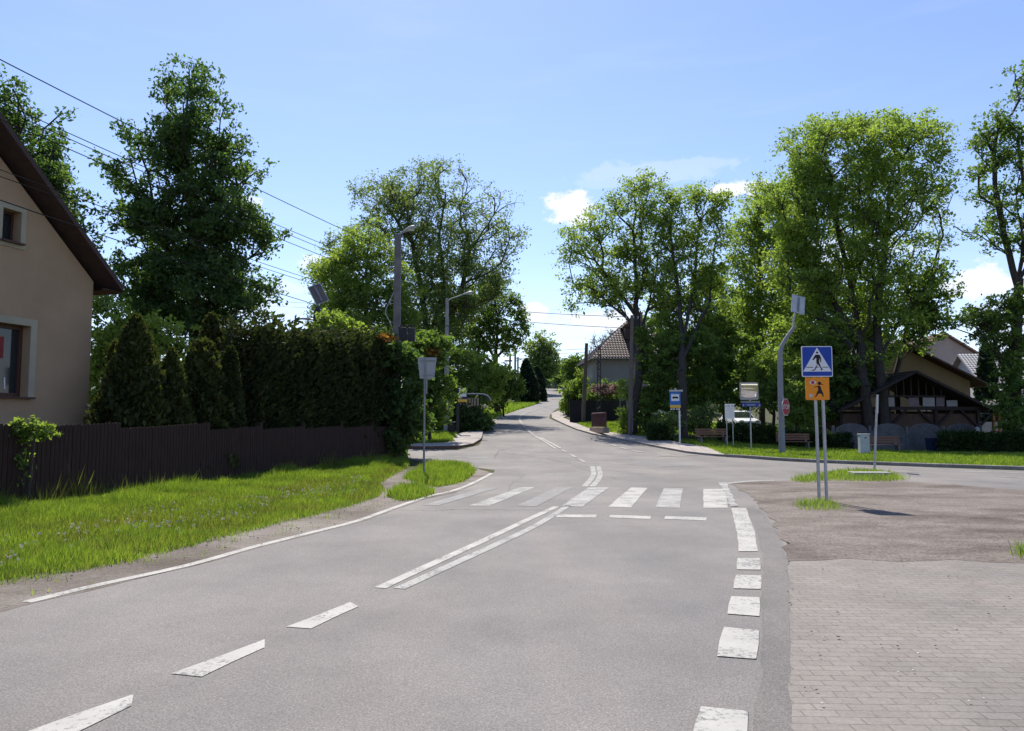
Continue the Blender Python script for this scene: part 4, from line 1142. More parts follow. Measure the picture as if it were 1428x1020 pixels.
grass('lawn_grass', [[(806, 593), (830, 603), (870, 607), (908, 612), (908, 602), (880, 596), (860, 590), (815, 589)]], 420, .15, .009, 'grass', 165, lift=.03)
grass('lawn_grass', [[(900, 603), (960, 606), (1110, 607), (1110, 598), (980, 592), (900, 592)]], 160, .25, .014, 'grass', 166)
grass('grass_tuft', [[(1104, 708), (1120, 702), (1150, 698), (1163, 703), (1176, 713), (1150, 714), (1125, 713)]], 620, .13, .0045, 'grass', 167)
grass('grass_tuft', [[(1100, 671), (1130, 664), (1170, 658), (1215, 657), (1245, 662), (1262, 669), (1240, 673), (1190, 672), (1150, 671), (1120, 675)]], 420, .15, .005, 'grass', 168)
grass('grass_tuft', [[(1418, 775), (1440, 765), (1470, 770), (1470, 785), (1424, 781)]], 900, .16, .006, 'grass', 169)
# white clover and dandelion heads in the verge
def flower_heads():
    r = np.random.default_rng(170)
    w = wpts([(-60, 826), (60, 800), (300, 748), (520, 690), (500, 672), (300, 712), (60, 750), (-60, 775)])
    w_ = np.array(w); lo, hi = w_.min(0), w_.max(0)
    p = r.uniform(lo, hi, (800, 2)); p = p[in_poly(p, w)]
    p = p[noise2(p[:, 0], p[:, 1], 1.1, 3) > -.15]
    n = len(p)
    c = np.stack([p[:, 0], p[:, 1], r.uniform(.12, .26, n)], -1)
    C = np.repeat(c, 9, 0) + r.normal(size=(n * 9, 3)) * .009
    o = mesh_np('clover_flowers', leaf_quads(C, .02, .2, .8, r), 4, M['flower_white'])
    tag(o, kind='stuff')
flower_heads()
# bare gravelly litter on the yard and verge
def litter():
    r = np.random.default_rng(171)
    def scatter(poly, n, s, name, m):
        w = wpts(poly); w_ = np.array(w); lo, hi = w_.min(0), w_.max(0)
        p = r.uniform(lo, hi, (n, 2)); p = p[in_poly(p, w)]
        mb = MB()
        for q in p:
            k = s * r.uniform(.4, 1.5)
            mb.sphere((q[0], q[1], gz(*q) + .026 + k * .25), (k * r.uniform(.7, 1.4), k * r.uniform(.7, 1.3), k * .45), 6, 4)
        tag(mb.build(name, M[m]), kind='stuff')
    scatter([(1060, 720), (1428, 720), (1428, 900), (1200, 1000), (1104, 1000), (1100, 790)], 300, .008, 'pebbles', 'pebble')
    scatter([(1160, 800), (1428, 800), (1428, 1000), (1130, 1000)], 70, .007, 'fallen_petals', 'petal')
    scatter([(60, 806), (300, 750), (540, 700), (640, 684), (620, 690), (354, 766), (80, 828)], 300, .013, 'pebbles', 'pebble')
litter()
# wooded skyline far beyond
def skyline():
    r = np.random.default_rng(172)
    n = 34000
    a = r.uniform(-1.25, 1.25, n); d = r.uniform(330, 470, n)
    x = np.sin(a) * d; y = np.cos(a) * d
    hmax = 7 + 4 * np.sin(a * 23) * np.sin(a * 41 + 1) + 2 * np.sin(a * 90)
    z = H(x, y) + r.uniform(0, 1, n) ** .7 * hmax
    P = np.stack([x, y, z], -1)
    o = mesh_np('distant_woodland', leaf_quads(P, 2.6, .4, .8, r), 4, M['leaf_bluish'])
    tag(o, kind='stuff')
skyline()

# ------------------------------------------------------------------ buildings
def wall_holes(mb, outer, holes, y, depth, axis_map):
    """flat wall polygon (a,z) with openings (a0,z0,a1,z1), reveals going in by depth; axis_map(a, y, z)->xyz"""
    loops = [[Vector((a, z, 0)) for a, z in outer]]
    for (a0, z0, a1, z1) in holes:
        loops.append([Vector(p) for p in ((a0, z0, 0), (a0, z1, 0), (a1, z1, 0), (a1, z0, 0))])
    flat = [p for l in loops for p in l]
    tri = tessellate_polygon(loops)
    mb.add([axis_map(p.x, y, p.y) for p in flat], [tuple(t) for t in tri])
    for (a0, z0, a1, z1) in holes:
        c = [(a0, z0), (a0, z1), (a1, z1), (a1, z0)]
        for i in range(4):
            p, q = c[i], c[(i + 1) % 4]
            mb.add([axis_map(*p[:1], y, p[1]), axis_map(q[0], y, q[1]), axis_map(q[0], y + depth, q[1]), axis_map(p[0], y + depth, p[1])], [(0, 1, 2, 3)])

def frame_mb(a0, z0, a1, z1, y, t, d, mull=(), trans=()):
    mb = MB()
    mb.box(((a0 + a1) / 2, y, z0 + t / 2), (a1 - a0, d, t)); mb.box(((a0 + a1) / 2, y, z1 - t / 2), (a1 - a0, d, t))
    mb.box((a0 + t / 2, y, (z0 + z1) / 2), (t, d, z1 - z0 - 2 * t)); mb.box((a1 - t / 2, y, (z0 + z1) / 2), (t, d, z1 - z0 - 2 * t))
    for f in mull: mb.box((a0 + (a1 - a0) * f, y, (z0 + z1) / 2), (t * 1.2, d, z1 - z0 - 2 * t))
    for f in trans: mb.box(((a0 + a1) / 2, y + .004, z0 + (z1 - z0) * f), (a1 - a0 - 2 * t, d * .8, t * .8))
    return mb

def band_mb(a0, z0, a1, z1, w, y, d, sill=True):
    mb = MB()
    mb.box(((a0 + a1) / 2, y, z1 + w / 2), (a1 - a0 + 2 * w, d, w))
    mb.box((a0 - w / 2, y, (z0 + z1) / 2), (w, d, z1 - z0)); mb.box((a1 + w / 2, y, (z0 + z1) / 2), (w, d, z1 - z0))
    if not sill: mb.box(((a0 + a1) / 2, y, z0 - w / 2), (a1 - a0 + 2 * w, d, w))
    return mb

# --- the beige house on the near side of the road
hs = thing('house', 'beige rendered house with a steep brown roof behind the brown plank fence', 'house', (-10.96, 19.5, 0), R(75))
def am(a, y, z): return (a, y, z)
def roof_z(a):       # underside-top line of the gable wall
    return 5.30 - .853 * a if a > -4.5 else 5.30 + .853 * (a + 9)
w = MB()
op = [(-4.05, 2.22, -1.81, 3.9), (-2.68, 5.80, -2.2, 6.54), (-7.6, 2.22, -5.6, 3.9), (-6.8, 5.80, -6.3, 6.54)]
wall_holes(w, [(-9, -.2), (0, -.2), (0, 5.30), (-4.5, 9.1), (-9, 5.30)], op, 0, .30, am)
w.add([(0, 0, -.2), (0, 10, -.2), (0, 10, 5.3), (0, 0, 5.3)], [(0, 1, 2, 3)]); w.add([(-9, 0, -.2), (-9, 10, -.2), (-9, 10, 5.3), (-9, 0, 5.3)], [(0, 3, 2, 1)])
w.add([(-9, 10, -.2), (0, 10, -.2), (0, 10, 5.3), (-4.5, 10, 9.1), (-9, 10, 5.3)], [(0, 1, 2, 3, 4)])
w.build('wall', M['stucco'], hs)
for i, (a0, z0, a1, z1) in enumerate(op):
    big = i in (0, 2)
    f = frame_mb(a0 + .002, z0 + .002, a1 - .002, z1 - .002, .25, .09 if big else .06, .07, (.45,) if big else ()).build('window', M['win_frame'], hs)
    MB().box(((a0 + a1) / 2, .272, (z0 + z1) / 2), (a1 - a0 - .1, .012, z1 - z0 - .1)).build('pane', M['glass'], f)
    band_mb(a0, z0 - (0 if big else 0), a1, z1, .17 if big else .13, -.012, .03, big).build('surround', M['surround'], f)
    MB().box(((a0 + a1) / 2, .08, z0 - .022), (a1 - a0 + (.24 if big else .1), .42, .04)).build('sill', M['win_frame'], f)
    if i == 0:
        MB().box((-2.62, .258, 3.36), (.72, .008, .5)).build('red_card', M['red'], f)
        mb = MB()
        for k in range(5): mb.tube([(-2.9 + k * .18, .262, 2.4), (-2.92 + k * .18, .262, 2.62 + .05 * (k % 3))], .02, 5)
        mb.build('ornaments', M['white_matte'], f)
rf = MB()
prof = [(.5, 5.08), (-4.5, 9.37), (-9.5, 5.08)]
T = .16
for (p, q) in ((prof[0], prof[1]), (prof[1], prof[2])):
    a0, z0 = p; a1, z1 = q
    rf.add([(a0, -.5, z0), (a1, -.5, z1), (a1, 10.4, z1), (a0, 10.4, z0), (a0, -.5, z0 + T), (a1, -.5, z1 + T), (a1, 10.4, z1 + T), (a0, 10.4, z0 + T)],
           [(0, 1, 2, 3), (4, 7, 6, 5), (0, 4, 5, 1), (2, 6, 7, 3), (0, 3, 7, 4)])
for sgn in (1, -1):   # tile courses on the slopes
    for k in range(19):
        f0 = k / 19
        a = .5 - 5.0 * f0 if sgn > 0 else -9.5 + 5.0 * f0
        z = 5.08 + 4.29 * f0 + T
        rf.box((a, 4.95, z + .012), (.05, 10.86, .03))
r_ = rf.build('roof', M['roof_dark'], hs)
sf = MB()
sf.add([(.48, -.49, 5.065), (.02, -.49, 5.065), (.02, 10.3, 5.065), (.48, 10.3, 5.065)], [(0, 1, 2, 3)])
for k in range(12): sf.box((.25, -.3 + k * .9, 5.09), (.44, .1, .04))
sf.build('soffit', M['soffit'], r_)
g_ = MB(); g_.tube([(.57, -.3, 5.1), (.57, 10.4, 5.1)], .055, 8); g_.tube([(.55, 1.0, 5.1), (.1, 1.0, 4.8), (.1, 1.0, 0)], .04, 8)
g_.build('gutter', M['roof_dark'], hs)

# --- brown plank fence
fence = thing('plank_fence', 'dark brown upright plank fence with stepped panels along the grass verge', 'fence', (FA[0], FA[1], 0), math.atan2(FD[1], FD[0]))
# local x runs away from the camera along the fence; u = -x
steps = [-5.3, -1.9, .6, 3.2, 5.6, 8.0, 11.15, 13.7, 16.2, 18.8, 21.4]
tops = [(1.50, 1.44), (1.50, 1.42), (1.5, 1.42), (1.5, 1.42), (1.52, 1.43), (1.62, 1.49), (1.63, 1.54), (1.62, 1.55), (1.62, 1.55), (1.62, 1.55)]
for i in range(len(steps) - 1):
    u0, u1 = steps[i], steps[i + 1]
    far, near = tops[i]
    mb = MB(); k = int((u1 - u0) / .105)
    for j in range(k):
        f = (j + .5) / k; u = u0 + (u1 - u0) * f; zt = far + (near - far) * f + random.gauss(0, .006)
        x = -u; hw = .046
        mb.prism([(x - hw, .06), (x + hw, .06), (x + hw, zt - .03), (x + hw * .5, zt - .004), (x, zt), (x - hw * .5, zt - .004), (x - hw, zt - .03)], -.011 + random.gauss(0, .002), .009, 'y')
    for zr in (.35, 1.15): mb.box((-(u0 + u1) / 2, .035, zr), (u1 - u0 - .1, .04, .08))
    mb.box((-(u0 + u1) / 2, .02, .0), (u1 - u0 - .1, .05, .2))
    mb.build('panel', M['fence_brown'], fence)
    MB().bbox((-u0, .05, .78), (.11, .11, 1.68), .012).build('post', M['fence_brown'], fence)

# --- generic gabled or hipped house, front facade towards -y
def house(name, label, loc, rz, w, d, eave, rise, wall_m, roof_m, over=.5, hip=False, ridge_x=True, windows=(), chimney=None, front_gable=False, gut=True, tile=True, cat='house'):
    root = thing(name, label, cat, loc, rz)
    mb = MB()
    hw = w / 2
    holes = [(x0, z0, x1, z1) for (x0, z0, x1, z1) in windows]
    outer = [(-hw, -.5), (hw, -.5), (hw, eave), (0, eave + rise), (-hw, eave)] if front_gable else [(-hw, -.5), (hw, -.5), (hw, eave), (-hw, eave)]
    wall_holes(mb, outer, holes, 0, .16, am)
    if front_gable:
        mb.add([(-hw, d, -.5), (hw, d, -.5), (hw, d, eave), (0, d, eave + rise), (-hw, d, eave)], [(4, 3, 2, 1, 0)])
        for s in (-1, 1): mb.add([(s * hw, 0, -.5), (s * hw, d, -.5), (s * hw, d, eave), (s * hw, 0, eave)], [(0, 1, 2, 3)])
    else:
        mb.add([(-hw, d, -.5), (hw, d, -.5), (hw, d, eave), (-hw, d, eave)], [(3, 2, 1, 0)])
        for s in (-1, 1):
            if hip: mb.add([(s * hw, 0, -.5), (s * hw, d, -.5), (s * hw, d, eave), (s * hw, 0, eave)], [(0, 1, 2, 3)])
            else: mb.add([(s * hw, 0, -.5), (s * hw, d, -.5), (s * hw, d, eave), (s * hw, d / 2, eave + rise), (s * hw, 0, eave)], [(0, 1, 2, 3, 4)])
    mb.build('wall', wall_m, root)
    for (x0, z0, x1, z1) in holes:
        f = frame_mb(x0 + .004, z0 + .004, x1 - .004, z1 - .004, .11, .07, .06, (.5,)).build('window', M['white'] if wall_m in (M['beige'],) else M['win_frame'], root)
        MB().box(((x0 + x1) / 2, .13, (z0 + z1) / 2), (x1 - x0 - .1, .01, z1 - z0 - .1)).build('pane', M['glass'], f)
    rb = MB(); T = .14
    faces = []
    sl = rise / (hw if front_gable else d / 2)
    if front_gable:
        e = eave - over * sl + .06; rz_ = eave + rise + .06
        faces = [[(-hw - over, -over, e), (0, -over, rz_), (0, d + over, rz_), (-hw - over, d + over, e)], [(0, -over, rz_), (hw + over, -over, e), (hw + over, d + over, e), (0, d + over, rz_)]]
    elif not hip:
        e = eave - over * sl + .06; rz_ = eave + rise + .06
        faces = [[(-hw - over, -over, e), (hw + over, -over, e), (hw + over, d / 2, rz_), (-hw - over, d / 2, rz_)], [(hw + over, d + over, e), (-hw - over, d + over, e), (-hw - over, d / 2, rz_), (hw + over, d / 2, rz_)]]
    else:
        e = eave - over * sl + .06; rz_ = eave + rise + .06; rl = max(hw - d / 2, .1)
        A_, B_, C_, D_ = (-hw - over, -over, e), (hw + over, -over, e), (hw + over, d + over, e), (-hw - over, d + over, e)
        E_, F_ = (-rl, d / 2, rz_), (rl, d / 2, rz_)
        faces = [[A_, B_, F_, E_], [B_, C_, F_], [C_, D_, E_, F_], [D_, A_, E_]]
    for fc_ in faces:
        k = len(fc_); up = [(p[0], p[1], p[2] + T) for p in fc_]
        rb.add(list(fc_) + up, [tuple(range(k))[::-1], tuple(range(k, 2 * k))] + [(i, (i + 1) % k, (i + 1) % k + k, i + k) for i in range(k)])
        if tile and k >= 3:
            # rolls of the tiles run up the slope, steps across it
            p0, p1, p2 = Vector(up[0]), Vector(up[1]), Vector(up[2])
            ax = (p1 - p0); 
            nrm = (p1 - p0).cross(p2 - p0).normalized()
            if nrm.z < 0: nrm = -nrm
            horiz = Vector((nrm.y, -nrm.x, 0)).normalized(); upv = nrm.cross(horiz).normalized()
            if upv.z < 0: upv = -upv
            q2 = [((Vector(p) - p0).dot(horiz), (Vector(p) - p0).dot(upv)) for p in up]
            xs_ = [q[0] for q in q2]
            def span(u):
                ys_ = []
                for i in range(k):
                    a_, b_ = q2[i], q2[(i + 1) % k]
                    if (a_[0] - u) * (b_[0] - u) < 0:
                        t_ = (u - a_[0]) / (b_[0] - a_[0]); ys_.append(a_[1] + (b_[1] - a_[1]) * t_)
                return (min(ys_), max(ys_)) if len(ys_) >= 2 else None
            u = min(xs_) + .15
            while u < max(xs_):
                sp = span(u)
                if sp and sp[1] - sp[0] > .2:
                    st_ = sp[0]
                    while st_ < sp[1] - .05:
                        en = min(st_ + .36, sp[1])
                        c0 = p0 + horiz * u + upv * st_; c1 = p0 + horiz * u + upv * en
                        h1, h2 = .075, .03
                        vs_ = []
                        for (cc, hh_) in ((c0, h1), (c1, h2)):
                            for (du, dh) in ((-.11, 0), (-.05, 1), (.05, 1), (.11, 0)):
                                vs_.append(cc + horiz * du + nrm * (hh_ * dh + .002))
                        rb.add(vs_, [(0, 1, 5, 4), (1, 2, 6, 5), (2, 3, 7, 6), (0, 3, 2, 1)])
                        st_ += .36
                u += .26
    ro = rb.build('roof', roof_m, root)
    if chimney:
        cx_, cy_, cz_, ch = chimney
        c = MB(); c.bbox((cx_, cy_, cz_ + ch / 2), (.55, .5, ch), .015); c.bbox((cx_, cy_, cz_ + ch + .05), (.66, .6, .1), .015)
        for s in (-.12, .12): c.tube([(cx_ + s, cy_, cz_ + ch + .08), (cx_ + s, cy_, cz_ + ch + .28)], .075, 8)
        c.build('chimney', M['brick_red'], ro)
    if gut:
        g = MB()
        if front_gable:
            MB().tube([(-(hw + over + .05), -over, e + .02), (-(hw + over + .05), d + over, e + .02)], .06, 7).build('gutter', M['galv_dull'], root)
            g.tube([((hw + over + .05), -over, e + .02), ((hw + over + .05), d + over, e + .02)], .06, 7)
        else:
            g.tube([(-hw - over, -over - .05, e + .03), (hw + over, -over - .05, e + .03)], .065, 7)
            g.tube([(-hw - over + .1, -over - .05, e), (-hw + .05, -.08, e - .55), (-hw + .05, -.08, 0)], .045, 7)
        g.build('gutter', M['galv_dull'], root)
    return root, ro

# grey house at the road bend
gx = at(832, 580, 68)[0]
gh, gro = house('house', 'grey rendered house with a brown tiled hip roof behind the black fence', (gx + 4.1, 68, gz(gx, 68)), R(3), 8.2, 8.0, 5.65, 3.7, M['grey_render'], M['tile_brown'], .55, True, windows=((.6, 1.2, 1.8, 2.6), (2.4, 1.2, 3.4, 2.6)), chimney=(.8, 4.2, 8.7, 1.3))
dm = MB(); dm.box((-.5, 2.2, 7.75), (1.4, 1.8, 1.1)); dm.prism([(-1.4, 8.3), (.4, 8.3), (-.5, 8.9)], 1.15, 3.4, 'y')
dm.build('dormer', M['tile_brown'], gro)
MB().box((-.95, 1.12, 8.66), (1.1, .07, .1), Matrix.Rotation(R(-34), 3, 'Y')).build('dormer_board', M['timber'], gro)

# brown timber shed
def at_g(px, Y):
    x = at(px, 600, Y)[0]; return (x, Y, gz(x, Y))
shx = at_g(1272, 45.5)
shed = thing('timber_shed', 'dark brown timber shed with a gabled lattice front and pale sheets under the roof', 'shed', shx, R(0))
sb = MB()
sb.box((0, 5.0, 1.05), (8.6, .12, 2.3)); sb.box((-4.24, 2.6, 1.05), (.12, 5, 2.3)); sb.box((4.0, 2.6, 1.05), (.12, 5, 2.3))
sb.build('wall', M['shed_wood'], shed)
bw = MB()
for k in range(66):
    x = -4.2 + k * .126
    bw.box((x, .02 + random.uniform(-.004, .004), .95), (.12, .03, 2.1))
bw.build('board_front', M['shed_wood'], shed)
pz = 2.32
fr_ = MB()
for x in (-4.3, -1.4, 1.4, 3.95): fr_.bbox((x, -.1, 1.1), (.16, .16, 2.4), .01)
fr_.box((-.2, -.1, pz), (8.9, .16, .2))
for x in (-1.4, 1.4, 3.95):
    for s in (-1, 1):
        fr_.add([(x + s * .06, -.16, 1.35), (x + s * .06, -.04, 1.35), (x + s * .95, -.04, pz - .1), (x + s * .95, -.16, pz - .1), (x + s * .06, -.16, 1.15), (x + s * .06, -.04, 1.15), (x + s * 1.1, -.04, pz - .1), (x + s * 1.1, -.16, pz - .1)],
                [(0, 1, 2, 3), (4, 7, 6, 5), (0, 3, 7, 4), (1, 5, 6, 2)])
fr_.box((-.1, -.1, 3.05), (4.3, .12, .1))
for x in np.linspace(-1.8, 1.8, 9):
    top = 4.36 - abs(x) * .50
    fr_.box((x, -.06, (3.1 + top) / 2), (.07, .06, max(top - 3.1, .1)))
fr_.build('timber_frame', M['shed_dark'], shed)
for k, x in enumerate((-.85 + .3 - .75, .15, 1.05, 1.75, 2.45)):
    wdt = (.55, .62, .72, .5, .66)[k]; topz = min(2.98, 4.2 - .5 * (abs(x) + wdt / 2))
    if topz > 2.55:
        MB().bbox((x, -.035, (2.44 + topz) / 2), (wdt, .02, topz - 2.44), .006, Matrix.Rotation(R((1, -2, 1, 2, -1)[k]), 3, 'Y')).build('pale_sheet', pmat('pale_sheet', (.36, .33, .33) if k % 2 == 0 else (.20, .15, .16), None, 5, .7), shed)
rs = MB()
for s in (-1, 1):
    p = [(0, -.75, 4.42), (s * 4.72, -.75, 2.05), (s * 4.72, 5.6, 2.05), (0, 5.6, 4.42)]
    up = [(q[0], q[1], q[2] + .16) for q in p]
    rs.add(p + up, [(0, 1, 2, 3), (7, 6, 5, 4), (0, 4, 5, 1), (1, 5, 6, 2), (2, 6, 7, 3), (3, 7, 4, 0)])
    for k in range(13):
        f = (k + .5) / 13; rs.box((s * 4.72 * f, 2.4, 4.42 - 2.37 * f + .175), (.06, 6.3, .03))
rs.build('roof', M['shed_dark'], shed)

# ochre house behind the shed
ox = at_g(1252, 57)
house('house', 'ochre rendered house with a dark overhanging roof right behind the timber shed', (ox[0], 57, ox[2]), R(0), 11.2, 9, 4.5, 2.85, M['ochre'], M['roof_dark'], .95, False, windows=((-3.4, 1.0, -2.0, 2.4), (1.6, 1.0, 3.0, 2.4)), front_gable=True, tile=False, chimney=(1.9, 5, 6.2, 1.7))
# pinkish beige house
bx = at_g(1321, 80)
house('house', 'pinkish beige gabled house with one small upper window, furthest behind the shed', (bx[0], 80, bx[2]), R(-4), 7.6, 10, 8.0, 2.5, M['beige'], M['tile_red'], .45, False, windows=((.75, 6.4, 1.95, 7.5), (-2.2, 3.2, -1.0, 4.6)), front_gable=True, chimney=(-2.9, 5.0, 8.6, 1.5))
# low white annexe with red lean-to roof
wx = at_g(1352, 68)
an, _ = house('annexe', 'small white annexe with a pale red roof between the ochre and pinkish beige houses', (wx[0], 68, wx[2]), R(0), 3.6, 4, 3.6, .9, M['white_render'], M['tile_red'], .35, windows=((-.6, 1.6, .1, 2.5),), cat='annexe')
# white house at the right edge
ex = at_g(1465, 62)
house('house', 'white house with a glossy grey tiled roof behind the ivy clad tree', (ex[0], 62, ex[2]), R(-8), 9.0, 9, 4.0, 3.2, M['white_render'], M['tile_grey'], .5, windows=((-2.6, 1.0, -1.4, 2.4), (1.0, 1.0, 2.4, 2.4)))
# long dark barn roof at the back
hx = at_g(1352, 105)
house('barn', 'long low barn with a dark roof showing above the houses behind the shed', (hx[0], 105, hx[2]), R(0), 13, 8, 8.0, 2.6, M['beige'], M['roof_dark'], .4, tile=False, cat='barn')
# little wooden gazebo
zx = at_g(1390, 47)
gzb = thing('wooden_gazebo', 'small orange timber gazebo with a grey pointed roof left of the ivy clad tree', 'gazebo', zx, R(10))
for sx in (-.75, .75):
    for sy in (-.6, .6):
        MB().bbox((sx, sy, 1.0), (.14, .14, 2.1), .012).build('post', M['timber'], gzb)
MB().prism([(-1.05, 2.02), (1.05, 2.02), (.0, 2.75)], -.9, .9, 'y').build('gable', M['timber'], gzb)
rr_ = MB()
for s in (-1, 1):
    p = [(0, -1.05, 2.80), (s * 1.25, -1.05, 1.95), (s * 1.25, 1.05, 1.95), (0, 1.05, 2.80)]
    up = [(q[0], q[1], q[2] + .07) for q in p]
    rr_.add(p + up, [(0, 1, 2, 3), (7, 6, 5, 4), (0, 4, 5, 1), (1, 5, 6, 2), (2, 6, 7, 3), (3, 7, 4, 0)])
rr_.build('roof', M['concrete_dark'], gzb)
MB().bbox((0, .5, .45), (1.5, .08, .8), .01).build('back_panel', M['timber'], gzb)

# concrete garden wall with scalloped panels
cx0 = at_g(1162, 40.5)
cw = thing('concrete_fence', 'grey precast concrete garden fence with arched panel tops beside the cabinet', 'fence', cx0, R(-2))
xs = 0.0
for k in range(4):
    wpan = 1.93
    arc = [(xs + .07, 0.0), (xs + wpan - .07, 0.0), (xs + wpan - .07, .98)]
    for j in range(9):
        t = math.pi * (j / 8); arc.append((xs + wpan / 2 + (wpan / 2 - .12) * math.cos(t), 1.05 + .42 * math.sin(t)))
    arc.append((xs + .07, .98))
    pn = MB().prism(arc, -.03, .03, 'y')
    for z in (.35, .68, 1.0): pn.box((xs + wpan / 2, -.034, z), (wpan - .16, .02, .025))
    for j in range(7):
        t = math.pi * (j + .5) / 7; cxx = xs + wpan / 2
        pn.tube([(cxx + .35 * math.cos(t), -.036, 1.08 + .12 * math.sin(t)), (cxx + .78 * math.cos(t), -.036, 1.08 + .3 * math.sin(t))], .02, 5)
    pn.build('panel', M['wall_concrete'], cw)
    MB().bbox((xs, 0, .62), (.13, .13, 1.45), .015).build('post', M['wall_concrete'], cw)
    xs += wpan
MB().bbox((xs, 0, .62), (.13, .13, 1.45), .015).build('post', M['wall_concrete'], cw)
for px_, lab in ((1363, 'grey concrete post standing in the gap between the box hedges'),):
    q = at_g(px_, 37.1)
    t_ = MB().bbox((0, 0, .58), (.16, .14, 1.35), .02).prism([(-.08, 1.25), (.08, 1.25), (0, 1.34)], -.07, .07, 'y').build('gate_post', M['concrete'])
    t_.location = q; tag(t_, lab, 'post')
# pale board fence beyond
bfx = at_g(1362, 52)
bf = thing('board_fence', 'pale grey board fence on the sunny lawn behind the shed', 'fence', bfx, 0)
pb = MB()
for k in range(22): pb.box((k * .15, 0, .75), (.135, .025, 1.4 + .02 * math.sin(k)))
pb.build('panel', M['concrete'], bf)
for x in (0, 1.6, 3.2): MB().bbox((x, .06, .78), (.1, .1, 1.6), .01).build('post', M['concrete'], bf)

# black fence round the grey house
bA = at(796, 590, 58.5); bB = at(873, 590, 60)
blk = thing('board_fence', 'tall black board fence in front of the grey house', 'fence', (bA[0], bA[1], gz(bA[0], bA[1])), math.atan2(bB[1] - bA[1], bB[0] - bA[0]))
LB = math.hypot(bB[0] - bA[0], bB[1] - bA[1])
pn = MB(); k = int(LB / .14)
for j in range(k): pn.box(((j + .5) * LB / k, random.uniform(-.004, .004), .9), (LB / k - .008, .025, 1.8))
pn.build('panel', M['fence_black'], blk)
for j in range(4): MB().bbox((j * LB / 3, .07, .95), (.1, .1, 2.0), .01).build('post', M['fence_black'], blk)
q = at_g(865, 59.2)
tube_post = MB().tube([(0, 0, -.1), (0, 0, 2.6)], .04, 8).sphere((0, 0, 2.6), .05, 8, 5).build('steel_post', M['galv_dull']); tube_post.location = q
tag(tube_post, 'thin grey steel post at the end of the black fence beside the leaning maple', 'post')
# fence on the hilltop
hA = at(756, 541, 166); hB = at(797, 541, 150)
hf = thing('hilltop_fence', 'long dark fence across the top of the hill where the road turns', 'fence', (hA[0], hA[1], gz(hA[0], hA[1]) - .3), math.atan2(hB[1] - hA[1], hB[0] - hA[0]))
LB = math.hypot(hB[0] - hA[0], hB[1] - hA[1])
pn = MB()
for j in range(int(LB / .6)): pn.box((j * .6 + .3, 0, 1.3), (.585, .06, 2.9 + .1 * math.sin(j)))
pn.build('panel', M['fence_black'], hf)
for j in range(int(LB / 4)): MB().bbox((j * 4, -.06, 1.35), (.14, .14, 3.0), .02).build('post', M['dark_metal'], hf)
q = at(785, 529, 158)
van = thing('parked_van', 'white van roof showing over the hilltop fence', 'van', (q[0], 161, gz(q[0], 161)), R(90))

